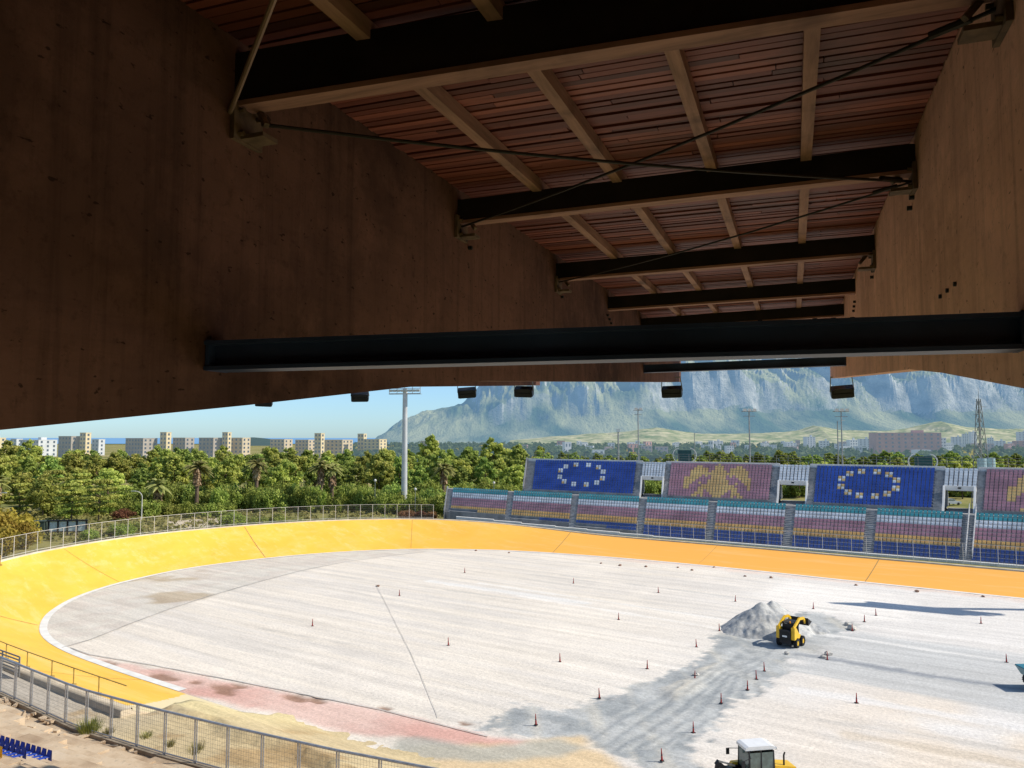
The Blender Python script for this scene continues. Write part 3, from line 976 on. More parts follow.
# ------------------------------------------------------------------ OPPOSITE GRANDSTAND
gs = empty('grandstand', (0, 0, 0), -ANG)
tag(gs, 'opposite grandstand with blue, mauve and striped blocks of plastic seats', 'grandstand')
def seat_geo(k, x, y, z, m, w=.38, bh=.42):
    # seat shell: pan, curved-in back
    k.add([(x - w / 2, y - .17, z + .20), (x + w / 2, y - .17, z + .20), (x + w / 2, y + .14, z + .17), (x - w / 2, y + .14, z + .17),
           (x - w / 2, y + .2, z + bh), (x + w / 2, y + .2, z + bh),
           (x - w / 2, y - .17, z + .02), (x + w / 2, y - .17, z + .02)],
          [(0, 1, 2, 3), (3, 2, 5, 4), (6, 7, 1, 0)], m)
LN0, LP, LZ0, LR = 104.6, 0.79, 1.75, 0.395      # lower tier first row, pitch, z, rise
NL = 12
UN0, UP, UZ0, UR = 115.2, 0.70, 6.75, 0.345
NU = 14
LCOL = ['navy'] * 3 + ['tan'] * 2 + ['mauve'] * 3 + ['white'] * 2 + ['teal'] * 2
COLN = list(SEAT.keys())
SM = [M['seat_' + c] for c in COLN]
def steps(k, s0, s1, n0, p, z0, r, cnt, first=0):
    for j in range(first, cnt):
        zt = z0 + r * j
        k.box(((s0 + s1) / 2, n0 + p * j + p / 2, zt - 1.0), (s1 - s0, p - .001, 2.0))
EAGLE = ["..........#..........", "...##....###....##...", "..#####..###..#####..", ".######.#####.######.", ".###################.", ".####.#.#####.#.####.",
         "####....#####....####", "###....#######....###", "##..#..#######..#..##", "#....###########....#", "#...#############...#", "....##.#######.##....", "...###..#####..###...", "..##.#...###...#.##.."]
STARS = []
for kx in range(12):
    a = R(15 + 30 * kx)
    STARS.append((math.cos(a), math.sin(a)))
seat_proto = None
n_single = 0
# aisles of the lower tier (pixel columns where the stairs run)
AX = [S_at(p, 109) for p in (449, 509, 573, 640, 709, 786, 866, 962)]
step_ = (AX[-1] - AX[2]) / 5
AX = AX + [AX[-1] + 9.4, AX[-1] + 18.8]
AW = 1.25
for b in range(len(AX) - 1):
    s0, s1 = AX[b] + AW / 2, AX[b + 1] - AW / 2
    first = {0: 3, 1: 2, 2: 1}.get(b, 0)
    k = MB(); steps(k, s0, s1, LN0, LP, LZ0, LR, NL, first)
    bo = k.build('seating_block', M['stand_conc'], gs, fix=False)
    bo['label'] = 'lower block striped teal, white, mauve, tan and blue' if first < 3 else 'lower end block striped teal, white and mauve'
    k = MB()
    nc = int((s1 - s0 - .1) / .46)
    for j in range(first, NL):
        cname = LCOL[j]
        half = first and j == first
        for i in range(nc):
            if half and i < nc / 2: continue
            x = s0 + (s1 - s0) * (i + .5) / nc
            if b >= 6 and j < 3 and n_single < 100 and b < 8:
                # the nearest seats are parts of their own
                me_key = 'single'
                if seat_proto is None:
                    q = MB(); seat_geo(q, 0, 0, 0, 0)
                    seat_proto = q.build('seat', SM[COLN.index('navy')], bo, fix=False)
                    seat_proto.location = (x, LN0 + LP * j + .4, LZ0 + LR * j)
                else:
                    inst(seat_proto, bo, (x, LN0 + LP * j + .4, LZ0 + LR * j))
                n_single += 1
                continue
            seat_geo(k, x, LN0 + LP * j + .4, LZ0 + LR * j, COLN.index(cname))
    so = k.build('seat_rows', SM, bo, fix=False)
    so['kind'] = 'stuff'
    # stairs of the aisle left of this block
    k = MB()
    for j in range(first, NL):
        for h in (0, 1):
            k.box((AX[b], LN0 + LP * (j + .25 + .5 * h), LZ0 + LR * (j - .35 + .5 * h) - 1.0), (AW - .002, LP / 2 - .001, 2.0))
    k.build('stairs', M['stand_dark'], gs, fix=False)
# handrail of pale pipe beside one aisle
k = MB()
for d in (-.35, .35):
    a = Vector((AX[7] + .4 + d, LN0 + .3, LZ0)); b_ = Vector((AX[7] + .4 + d, UN0 - 1, LZ0 + LR * NL))
    for t in np.linspace(0, 1, 9):
        p = a.lerp(b_, t)
        k.tube(p, p + Vector((0, 0, 1.1)), .04, n=6)
    for hz in (.35, .7, 1.1):
        k.tube(a + Vector((0, 0, hz)), b_ + Vector((0, 0, hz)), .04, n=6)
k.build('handrail', M['galv'], gs)
# cross walkway
wz = LZ0 + LR * (NL - 1)
k = MB(); k.box(((AX[0] + AX[-1]) / 2 - .3, LN0 + LP * NL + (UN0 - LN0 - LP * NL) / 2, wz + .15 - 2), (AX[-1] - AX[0] + 1.2, UN0 - LN0 - LP * NL - .002, 4.0))
k.build('walkway', M['concrete'], gs)
# upper tier
def upper_block(s0, s1, kind):
    k = MB(); steps(k, s0, s1, UN0, UP, UZ0, UR, NU)
    bo = k.build('seating_block', M['stand_conc'], gs, fix=False)
    bo['label'] = {'blue': 'upper blue block with a ring of twelve pale squares', 'blue2': 'upper blue block with a ring of twelve white and gold squares', 'eagle': 'upper mauve block with a golden spread eagle'}[kind]
    nc = int((s1 - s0 - .2) / .455)
    k = MB()
    for j in range(NU):
        for i in range(nc):
            x = s0 + .1 + (s1 - s0 - .2) * (i + .5) / nc
            if kind == 'eagle':
                ei = int(i - (nc * .47 - 10.5)); ej = NU - 1 - j
                on = 0 <= ei < 21 and EAGLE[ej][ei] == '#'
                cname = 'gold' if on else 'mauve'
            else:
                cname = 'blue'
                for kx, (cx, cz) in enumerate(STARS):
                    ii = round(nc * (.46 if kind == 'blue' else .445) + cx * (8.9 if kind == 'blue' else 8.9 * nc / 37)); jj = round(6.4 + cz * 5.0)
                    if i in (ii, ii + 1) and j in (jj, jj + 1):
                        cname = 'white' if kind == 'blue' or (i + j) % 2 == 0 else 'gold'
                        if kind == 'blue' and (i == ii and j == jj and kx % 2): cname = 'tan'
            seat_geo(k, x, UN0 + UP * j + .38, UZ0 + UR * j, COLN.index(cname), .375, .39)
    so = k.build('seat_rows', SM, bo, fix=False)
    so['kind'] = 'stuff'
def S_up(p): return (S_at(p, 119) - .636) / 1.088
UX = [S_up(p) for p in (533, 634, 667.5, 769, 812, 931, 980)]
upper_block(UX[0], UX[1], 'blue')
upper_block(UX[2], UX[3], 'eagle')
upper_block(UX[4], UX[5], 'blue2')
upper_block(UX[6] + .0, UX[6] + 16.3, 'eagle')
UEND = UX[6] + 16.3
def tunnel(s0, s1):
    """white vomitory: opening below, white seats above"""
    zb, zt = UZ0 + .1, UZ0 + UR * 8 + .1
    ya = UN0 + .2
    zf = UZ0 + UR * 7
    k = MB()
    for sx_ in (s0 + .12, s1 - .12):
        k.prism([(ya - .1, UZ0 - .5), (ya + .15, UZ0 - .5), (ya + 4.0, zf - .05), (ya + 4.0, zf + .32), (ya + 3.6, zf + .32)], sx_ - .12, sx_ + .12, 'x')
    k.box(((s0 + s1) / 2, ya + 3.8, zf + .02), (s1 - s0 - .002, .3, .62))
    k.build('tunnel_frame', M['white_conc'], gs)
    k = MB()
    k.box(((s0 + s1) / 2, ya + 4.6, UZ0 - .7), (s1 - s0 - .5, 9.2, .2))
    for sx_ in (s0 + .12, s1 - .12):
        k.box((sx_, ya + 6.8, (UZ0 + zf) / 2 - .2), (.2, 5.4, zf - UZ0 + .2))
    k.build('tunnel_passage', M['stand_dark'], gs)
    k = MB()
    k.box(((s0 + s1) / 2, ya + 3.6, zf + .05), (.35, .1, .2))
    k.build('sign_plate', M['black'], gs)
    k = MB(); 
    for j in range(7, NU):
        zt = UZ0 + UR * j
        k.box(((s0 + s1) / 2, UN0 + UP * j + UP / 2 - .1, zt - .2), (s1 - s0 - .02, UP - .001, .4))
    bo = k.build('seating_block', M['stand_conc'], gs, fix=False)
    bo['label'] = 'small block of white seats above a tunnel opening'
    k = MB()
    nc = max(5, int((s1 - s0) / .46))
    for j in range(7, NU):
        for i in range(nc):
            seat_geo(k, s0 + (s1 - s0) * (i + .5) / nc, UN0 + UP * j + .3, UZ0 + UR * j + .02, 0)
    so = k.build('seat_rows', SM[COLN.index('white')], bo, fix=False); so['kind'] = 'stuff'
TUN = [(S_up(640), S_up(663)), (S_up(776), S_up(806)), (S_up(940), S_up(973))]
for a, b in TUN: tunnel(a, b)
# stairs either side of the tunnels
def ustairs(s0, s1):
    k = MB()
    for j in range(NU):
        for h in (0, 1):
            k.box(((s0 + s1) / 2, UN0 + UP * (j + .25 + .5 * h), UZ0 + UR * (j - .3 + .5 * h) - 1.0), (s1 - s0 - .004, UP / 2 - .001, 2.0))
    k.build('stairs', M['stand_dark'], gs, fix=False)
for a, b in ((UX[0] - 1.6, UX[0]), (UX[1], TUN[0][0]), (TUN[0][1], UX[2]), (UX[3], TUN[1][0]), (TUN[1][1], UX[4]), (UX[5], TUN[2][0]), (TUN[2][1], UX[6]), (UEND, UEND + 1.6)):
    ustairs(a, b)
# rear wall, end walls, back railing
ut = UZ0 + UR * NU
k = MB()
edges = [UX[0] - 1.6] + [q for t_ in TUN for q in t_] + [UEND + 1.6]
for a, b in zip(edges[0::2], edges[1::2]):
    k.box(((a + b) / 2, UN0 + UP * NU + .15, ut / 2 + .1), (b - a, .3, ut + .35))
for a, b in TUN:
    k.box(((a + b) / 2, UN0 + UP * NU + .15, ut - 1.2), (b - a - .004, .3, 2.4))
    k.box(((a + b) / 2, UN0 + UP * NU + .15, 3.0), (b - a - .004, .3, 6.0))
k.build('rear_wall', M['white_conc'], gs, fix=False)
k = MB()
prof = [(LN0 + 1.6, 0), (LN0 + 1.6, LZ0 + LR * 3 + .1), (LN0 + LP * NL, wz + .5), (UN0, wz + .5), (UN0, 0)]
k.prism(prof, AX[0] - AW / 2 - .25, AX[0] - AW / 2 - .02, 'x')
k.build('end_wall', M['stand_conc'], gs)
k = MB()
k.prism([(UN0 + .01, 0), (UN0 + .01, UZ0 + .5), (UN0 + UP * NU + .2, ut + .5), (UN0 + UP * NU + .2, 0)], UX[0] - 1.85, UX[0] - 1.62, 'x')
k.build('end_wall', M['stand_conc'], gs)
k = MB()
for s in np.arange(UX[0] - 1.5, UEND, 1.6):
    k.tube((s, UN0 + UP * NU + .15, ut + .25), (s, UN0 + UP * NU + .15, ut + 1.5), .03, n=5)
for hz in (.7, 1.1, 1.5):
    k.tube((UX[0] - 1.6, UN0 + UP * NU + .15, ut + hz), (UEND, UN0 + UP * NU + .15, ut + hz), .025, n=5)
k.build('railing', M['galv_dull'], gs)
# stepped white kerb at the foot
k = MB()
cuts = [(S_at(441, 104), S_at(479, 104), 2.35), (S_at(479, 104), S_at(507, 104), 2.2), (S_at(507, 104), S_at(541, 104), 2.05), (S_at(541, 104), S_at(573, 104), 1.95), (S_at(573, 104), S_at(606, 104), 1.85),
        (S_at(606, 104), S_at(640, 104), 1.75), (S_at(640, 104), AX[-1], 1.66)]
for a, b, z in cuts:
    k.box(((a + b) / 2, 103.9, z / 2 + .1), (b - a - .02, .55, z))
k.build('front_kerb', M['white_conc'], gs)
k = MB()
for a, b, z in cuts[:-1]:
    k.box(((a + b) / 2, 103.5, z / 2 - .25), (b - a - .01, .25, z))
k.build('front_wall', M['apron'], gs)
# the aisles fan out: slide every part of the stand along its rows with depth
def fan(x, y): return x - (-.0636 - .0088 * x) * (y - 109)
for ch in [q for q in gs.children_recursive if q.type == 'MESH']:
    if ch.data.users > 1 or ch.location.length > 0:
        ch.location.x = fan(ch.location.x, ch.location.y)
        continue
    me = ch.data
    co_ = np.empty(len(me.vertices) * 3, np.float32)
    me.vertices.foreach_get('co', co_)
    co_ = co_.reshape(-1, 3)
    co_[:, 0] = fan(co_[:, 0], co_[:, 1])
    me.vertices.foreach_set('co', co_.ravel()); me.update()
tw = MB()
tw.add([(AX[0] - 4, 101.7, 1.28), (AX[-1], 101.7, 1.28), (AX[-1], 104, 1.34), (AX[0] - 4, 104, 1.34)], [(0, 1, 2, 3)])
two = tw.build('walkway', simple('sandy_walkway', (0.4, 0.33, 0.25), .95, var=.3, scale=.8, bump=.3)); two.rotation_euler = (0, 0, -ANG)
tag(two, kind='structure')

# fence helper: polyline of world points at its base
def fence(name, label, pts, height, spacing, post_m, wire_m, post_r=.03, vstep=.12, rails=(1.0,), hstep=.3, cat='fence', wr=.006, thick_top=None, base_gap=.08, double=False):
    root = empty(name, pts[0])
    tag(root, label, cat)
    P = [Vector(p) - Vector(pts[0]) for p in pts]
    L = [0]
    for a, b in zip(P[:-1], P[1:]): L.append(L[-1] + (b - a).length)
    def at(d):
        d = min(max(d, 0), L[-1])
        for i in range(len(P) - 1):
            if d <= L[i + 1] + 1e-6:
                return P[i].lerp(P[i + 1], (d - L[i]) / max(1e-6, L[i + 1] - L[i]))
        return P[-1]
    n = max(1, round(L[-1] / spacing))
    proto = None
    for i in range(n + 1):
        p = at(L[-1] * i / n)
        if proto is None:
            k = MB(); k.tube((0, 0, -.1), (0, 0, height + .02), post_r, n=6)
            if double: k.tube((post_r * 2.6, 0, -.1), (post_r * 2.6, 0, height - .05), post_r * .8, n=6); k.box((post_r, 0, .0), (.16, .12, .03))
            proto = k.build('post', post_m, root); proto.location = p
        else:
            inst(proto, root, p)
    up = Vector((0, 0, 1))
    for r_ in rails:
        k = MB()
        for i in range(n):
            a, b = at(L[-1] * i / n), at(L[-1] * (i + 1) / n)
            rr = thick_top if (thick_top and r_ == rails[-1]) else post_r * .7
            k.tube(a + up * height * r_, b + up * height * r_, rr, n=6)
        k.build('rail', post_m, root)
    k = MB()
    hz = np.arange(base_gap, height, hstep)
    for i in range(n):
        a, b = at(L[-1] * i / n), at(L[-1] * (i + 1) / n)
        for h in hz:
            k.bar(a + up * h, b + up * h, wr * 1.4)
        m_ = int((b - a).length / vstep)
        for j in range(1, m_):
            p = a.lerp(b, j / m_)
            k.bar(p + up * base_gap, p + up * height, wr * 1.4, up=(1, 0, 0))
    k.build('mesh_panel', wire_m, root, fix=False)
    return root
# fence of the opposite stand
fp = [W(s, 103.3, 1.32) for s in np.linspace(S_at(636, 103.3), AX[-1], 18)]
fence('stand_fence', 'thin wire mesh fence on pale posts along the foot of the opposite grandstand', fp, 2.5, 1.7, M['wire_white'], M['wire'], .025, .22, (1.0,), .24, wr=.005)
# fence on the rim of the bend
rim = []
for i in range(NI):
    s, n = INNER[i]
    if s < -73.5 and n > 33:
        q = bank_pt(i, 7.85, .12)
        w_ = W(q[0], q[1], q[2])
        if w_.y > 30: rim.append(w_)
# finish at the stand's end
fence('rim_fence', 'tall wire mesh fence along the rim of the yellow banked bend', rim[::3], 2.15, 1.85, M['wire_white'], M['wire'], .032, .14, (.1, 1.0), .3, wr=.006)

# ------------------------------------------------------------------ NEAR TERRACE, FENCE, RAILS
NFH = 1.68
NFB = 3.25
nfx = [(-60, 645), (0, 657), (78, 688), (160, 710), (236, 728), (330, 749), (430, 768), (520, 785)]
nfp = []
for (x, y) in nfx:
    p = G(x, y, NFB + NFH); p.z = NFB; nfp.append(p)
fence('galvanised_fence', 'galvanised mesh fence on twin posts between the near terrace and the track', nfp, NFH, 1.75, M['galv'], M['wire'], .032, .12, (.03, 1.0), .16, wr=.0035, thick_top=.05, double=True)
fd = (nfp[-1] - nfp[1]); FA = math.atan2(fd.y, fd.x)
nt_ = empty('near_terrace', (nfp[1].x, nfp[1].y, 0), FA)
tag(nt_, 'weathered concrete terrace steps with a few blue and yellow seats, lower left corner', 'terrace')
def off_line(xl):
    """sideways offset of the fence line from the straight chord, in the terrace frame"""
    M_ = Matrix.Rotation(-FA, 3, 'Z')
    q = [M_ @ (p - nfp[1]) for p in nfp]
    return float(np.interp(xl, [a.x for a in q], [a.y for a in q]))
k = MB()
for j in range(16):
    x = -14.0
    while x < 28:
        L_ = random.uniform(2.2, 3.8)
        y = off_line(x + L_ / 2) - .22 - j * .8
        h = NFB - .12 + .34 * j
        k.box((x + L_ / 2, y - .41, h - 1.2 + random.uniform(-.1, .1)), (L_ - random.uniform(.02, .12), .86, 2.4 + random.uniform(-.03, .03)), rz=random.uniform(-.02, .02))
        x += L_
k.build('steps', M['terrace'], nt_)
k = MB()
for _ in range(70):
    j = random.choice((0, 0, 0, 0, 1, 1, 2))
    x = random.uniform(-4, 13)
    k.box((x, off_line(x) - .25 - j * .8 - random.uniform(.02, .7), NFB - .1 + .34 * j + random.uniform(.02, .06)), (random.uniform(.08, .55), random.uniform(.08, .28), random.uniform(.04, .14)),
          mat=Matrix.Rotation(random.uniform(0, 3), 3, 'Z') @ Matrix.Rotation(random.uniform(-.3, .3), 3, 'X'))
k.build('broken_slabs', M['terrace'], nt_)['kind'] = 'stuff'
k = MB()
for x in np.arange(-14, 24, 1.0):
    k.bar((x, off_line(x), 1.9), (x + 1.0, off_line(x + 1.0), 1.9), .34, 2.66)
k.build('kerb_wall', simple('dark_kerb', (.3, .24, .17), .95, var=.4, scale=1.2), nt_)
proto_c = {}
def low_seat(c):
    k = MB(); seat_geo(k, 0, 0, 0, 0, .21, .36)
    k.add([(-.105, .205, .02), (.105, .205, .02), (.105, .205, .36), (-.105, .205, .36)], [(0, 1, 2, 3)])
    return k.build('seat', M['seat_' + c], nt_, fix=False)
for cname, j, x0, x1 in (('royal', 7, 9.0, 16.5), ('royal', 8, 11.0, 16.5), ('yellow', 9, 12.0, 16.4), ('yellow', 10, 13.0, 17.0)):
    for x in np.arange(x0, x1, .29):
        p = (x, off_line(x) - .22 - j * .8 - .4, NFB - .12 + .34 * j)
        if cname not in proto_c:
            proto_c[cname] = low_seat(cname); proto_c[cname].location = p
        else:
            inst(proto_c[cname], nt_, p)
# slatted rail behind it
pts = [W(s, 20.4, 2.62) for s in np.arange(-78, -47.9, 2.15)]
root = empty('slatted_railing', pts[0])
tag(root, 'low railing of grey horizontal bars behind the near fence, left side', 'railing')
proto = None
for p in pts:
    if proto is None:
        k = MB(); k.box((0, 0, .55), (.07, .07, 1.1)); proto = k.build('post', M['galv_dull'], root); proto.location = p - pts[0]
    else:
        inst(proto, root, p - pts[0])
for h in (.2, .38, .56, .74, .92, 1.1):
    k = MB(); k.bar(Vector((0, 0, h)), pts[-1] - pts[0] + Vector((0, 0, h)), .05, .07); k.build('bar', M['galv_dull'], root)
# thin rail on the rim of the painted banking
pts = []
for i in range(NI):
    s, n = INNER[i]
    if n < 40 and s < -38.5 and i % 2 == 0:
        q = bank_pt(i, 7.1, 0); w_ = W(*q)
        pts.append(w_)
root = empty('rim_rail', pts[0])
tag(root, 'thin yellowed pipe rail on small posts along the rim of the yellow banking', 'railing')
M['rail_y'] = simple('yellowed_pipe', (.42, .3, .08), .6, .2, var=.3)
proto = None
acc = 0
for a, b in zip(pts[:-1], pts[1:]):
    acc += (b - a).length
    if proto is None:
        k = MB(); k.tube((0, 0, -.05), (0, 0, 1.0), .035, n=6); k.box((0, 0, .06), (.22, .22, .2)); proto = k.build('post', M['rail_y'], root); proto.location = a - pts[0]
    else:
        inst(proto, root, a - pts[0])
k = MB()
for a, b in zip(pts[:-1], pts[1:]):
    k.tube(a - pts[0] + Vector((0, 0, 1.0)), b - pts[0] + Vector((0, 0, 1.0)), .028, n=6)
k.build('pipe', M['rail_y'], root)

# ------------------------------------------------------------------ VEGETATION
def leaves(centers, radii, per, size, rng, flat=1.0, up=0.3):
    """numpy leaf quads around clump centres; returns verts, faces, tints"""
    C_ = np.repeat(np.asarray(centers), per, 0)
    Rr = np.repeat(np.asarray(radii), per)
    n = len(C_)
    d = rng.randn(n, 3); d /= np.linalg.norm(d, axis=1)[:, None]
    rad = Rr * rng.rand(n) ** .45
    off = d * rad[:, None]; off[:, 2] *= flat
    P = C_ + off
    nn_ = d * .8 + rng.randn(n, 3) * .5; nn_[:, 2] += up
    nn_ /= np.linalg.norm(nn_, axis=1)[:, None]
    a = np.cross(nn_, rng.randn(n, 3)); a /= np.linalg.norm(a, axis=1)[:, None]
    b = np.cross(nn_, a)
    s = size * (0.6 + .8 * rng.rand(n))[:, None]
    V = np.stack([P - a * s * .5 - b * s * .3, P + a * s * .1 - b * s * .55, P + a * s * .55 + b * s * .2, P - a * s * .1 + b * s * .6], 1)
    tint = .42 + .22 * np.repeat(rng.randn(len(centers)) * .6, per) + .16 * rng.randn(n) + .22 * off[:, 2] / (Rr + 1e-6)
    return V, np.clip(tint, 0, 1)
def leafmesh(name, Vs, Ts, mat):
    V = np.concatenate(Vs).reshape(-1, 3); T = np.concatenate(Ts)
    n = len(T)
    me = bpy.data.meshes.new(name)
    me.vertices.add(n * 4); me.loops.add(n * 4); me.polygons.add(n)
    me.vertices.foreach_set('co', V.astype(np.float32).ravel())
    me.loops.foreach_set('vertex_index', np.arange(n * 4, dtype=np.int32))
    me.polygons.foreach_set('loop_start', np.arange(0, n * 4, 4, dtype=np.int32))
    me.polygons.foreach_set('loop_total', np.full(n, 4, dtype=np.int32))
    me.update(calc_edges=True)
    at = me.attributes.new('tint', 'FLOAT', 'FACE')
    at.data.foreach_set('value', T.astype(np.float32))
    me.materials.append(mat)
    return me
def crown_centers(rng, n, rx, rz, zc, shape):
    out, rad = [], []
    while len(out) < n:
        p = rng.uniform(-1, 1, 3)
        r = np.linalg.norm(p)
        if r > 1 or r < .35: continue
        z = p[2]
        w = 1.0
        if shape == 'pine': w = 1.0 - .35 * max(0, z)
        if shape == 'layer':
            z = round(z * 2.5) / 2.5; w = 1.05 - .5 * abs(z)
        if shape == 'cone': w = .75 - .5 * z
        out.append((p[0] * rx * w, p[1] * rx * w, zc + z * rz)); rad.append(rng.uniform(.16, .3) * rx)
    return out, rad
def make_tree_meshes(seed, height, rx, rz, mat, shape, n=34, per=46, size=.55):
    rng = np.random.RandomState(seed)
    zc = height - rz
    cs, rs = crown_centers(rng, n, rx * .86, rz * .86, zc, shape)
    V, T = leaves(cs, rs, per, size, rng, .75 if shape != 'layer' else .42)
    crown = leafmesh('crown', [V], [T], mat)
    k = MB()
    k.tube((0, 0, -.2), (.15, .05, zc), .22, .13, 8)
    for c in cs[:9]:
        b0 = Vector((.12, .04, zc * random.uniform(.65, .98)))
        k.tube(b0, Vector(c) * .92 + Vector((0, 0, .0)), .08, .03, 5)
    me = bpy.data.meshes.new('trunk'); me.from_pydata(k.v, [], k.f); me.materials.append(M['bark'])
    return crown, me
VAR = {}
VAR['pine'] = [make_tree_meshes(100 + i, 12.5 + (i % 3), 4.7 + .4 * (i % 2), 5.6, M['leaf_pine'], 'pine', 70, 80, .46) for i in range(4)]
VAR['dark'] = [make_tree_meshes(200 + i, 12.5 + i * .6, 4.2, 5.9, M['leaf_dark'], 'pine', 64, 80, .46) for i in range(3)]
VAR['layer'] = [make_tree_meshes(300 + i, 11.5, 5.4, 5.4, M['leaf_pine'], 'layer', 80, 70, .46) for i in range(3)]
VAR['slim'] = [make_tree_meshes(400 + i, 11, 2.2, 5.1, M['leaf_dark'], 'cone', 40, 70, .4) for i in range(2)]
VAR['far'] = [make_tree_meshes(500 + i, 9, 4.6, 4.3, M['leaf_dark'], 'pine', 40, 36, .8) for i in range(3)]
VAR['farlit'] = [make_tree_meshes(600 + i, 8, 5.0, 3.9, M['leaf_pine'], 'pine', 40, 36, .8) for i in range(3)]
def tree(kind, p, scale, label, group, name):
    cm, tm = random.choice(VAR[kind])
    r = empty(name, p, random.uniform(0, 6.28))
    r.scale = (scale * random.uniform(.92, 1.1), scale * random.uniform(.92, 1.1), scale * random.uniform(.93, 1.07))
    for nm, me in (('trunk', tm), ('crown', cm)):
        o = bpy.data.objects.new(nm, me); col.objects.link(o); o.parent = r
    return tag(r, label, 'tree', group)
def gp(px, Y, z=0):
    return Vector(((px - 512) / F * Y, Y, z))
# dense wood left: rows from near to far
LT = {'pine': 'bushy light green pine in the belt beyond the yellow bend', 'dark': 'dark green round tree in the belt beyond the yellow bend', 'layer': 'broad tree with layered flat branches in the belt beyond the bend', 'slim': 'slim dark conical tree in the belt beyond the yellow bend'}
for Y, px0, px1, step, kinds, sc in ((152, -40, 130, 27, ['layer', 'layer', 'pine'], .78), (172, -60, 120, 25, ['layer', 'pine'], .95), (190, 40, 330, 26, ['pine', 'pine', 'dark'], .96), (192, 330, 540, 24, ['dark', 'pine', 'dark'], .86), (212, -60, 545, 22, ['pine', 'dark', 'pine'], 1.02),
                                     (240, -60, 560, 21, ['pine', 'dark'], 1.05), (275, -60, 570, 19, ['pine', 'dark', 'slim'], 1.12)):
    px = px0 + random.uniform(0, 12)
    while px < px1:
        kd = random.choice(kinds)
        y = Y + random.uniform(-7, 7)
        s_, n_ = SN(gp(px, y))
        if not (s_ > -95 and n_ < 128 and s_ > -92):
            tree(kd, gp(px, y), sc * .94 * random.uniform(.8, 1.08), LT[kd], 'dense belt of trees beyond the bend: ' + kd, {'pine': 'pine_tree', 'dark': 'round_tree', 'layer': 'layered_tree', 'slim': 'conical_tree'}[kd])
        px += step * random.uniform(.75, 1.25)
# palms
def palm(p, h, label, frond=2.6, skirt=2.2, seed=1):
    rng = random.Random(seed)
    r = empty('palm_tree', p)
    k = MB()
    k.tube((0, 0, -.2), (.1, 0, h), .42, .36, 9)
    k.build('trunk', M['bark'], r)
    V, T = [], []
    def fr(n, e0, e1, L, tt):
        for i in range(n):
            az = rng.uniform(0, 6.28); el = rng.uniform(e0, e1)
            d = Vector((math.cos(az) * math.cos(el), math.sin(az) * math.cos(el), math.sin(el)))
            p0 = Vector((.1, 0, h)); side = Vector((-math.sin(az), math.cos(az), 0))
            ln = L * rng.uniform(.8, 1.1)
            for j in range(5):
                t0, t1 = j / 5, (j + 1) / 5
                def pos(t): return p0 + d * ln * t + Vector((0, 0, -.9 * t * t * ln * .55))
                w0, w1 = .34 * math.sin(math.pi * (t0 * .85 + .12)), .34 * math.sin(math.pi * (t1 * .85 + .12))
                for s in (-1, 1):
                    V.append([pos(t0), pos(t1), pos(t1) + side * s * w1 * 1.5 - Vector((0, 0, .16)), pos(t0) + side * s * w0 * 1.5 - Vector((0, 0, .16))])
                    T.append(tt + rng.uniform(-.25, .25))
    fr(40, -.25, 1.25, frond * 1.15, .6)
    me = leafmesh('fronds', [np.array([[tuple(q) for q in f] for f in V])], [np.clip(np.array(T), 0, 1)], M['leaf_palm'])
    o = bpy.data.objects.new('fronds', me); col.objects.link(o); o.parent = r
    V, T = [], []
    for i in range(150):
        az = rng.uniform(0, 6.28); z0 = h - rng.uniform(0, skirt); L = rng.uniform(.7, 1.3)
        c = Vector((math.cos(az), math.sin(az), 0)); side = Vector((-math.sin(az), math.cos(az), 0))
        a = c * .35 + Vector((0, 0, z0)); b = c * rng.uniform(.6, 1.05) + Vector((0, 0, z0 - L))
        V.append([a - side * .1, a + side * .1, b + side * .2, b - side * .2]); T.append(rng.random())
    me = leafmesh('dead_skirt', [np.array([[tuple(q) for q in f] for f in V])], [np.array(T)], M['thatch'])
    o = bpy.data.objects.new('dead_skirt', me); col.objects.link(o); o.parent = r
    return tag(r, label, 'palm tree', 'palms among the trees beyond the bend')
palm(gp(199, 168), 9.4, 'tall shaggy palm in front of the left wood, fully in view with thick trunk', 3.0, 3, 1)
palm(gp(161, 163), 6.0, 'short pale palm beside the street lamp in front of the wood', 2.7, 2.4, 2)
palm(gp(258, 174), 10.0, 'palm at the wood edge right of the tallest shaggy palm', 2.6, 2.6, 3)
palm(gp(322, 172), 9.6, 'left palm of the close pair with brown skirts left of the mast', 2.6, 3.2, 4)
palm(gp(333, 173), 9.1, 'right palm of the close pair with brown skirts left of the mast', 2.4, 3.2, 5)
palm(gp(0, 146), 7.6, 'palm cut off by the left edge of the picture', 2.6, 2.0, 6)
palm(gp(444, 172), 9.0, 'yellowish palm right of the tall mast near the stand end', 2.6, 2.4, 7)
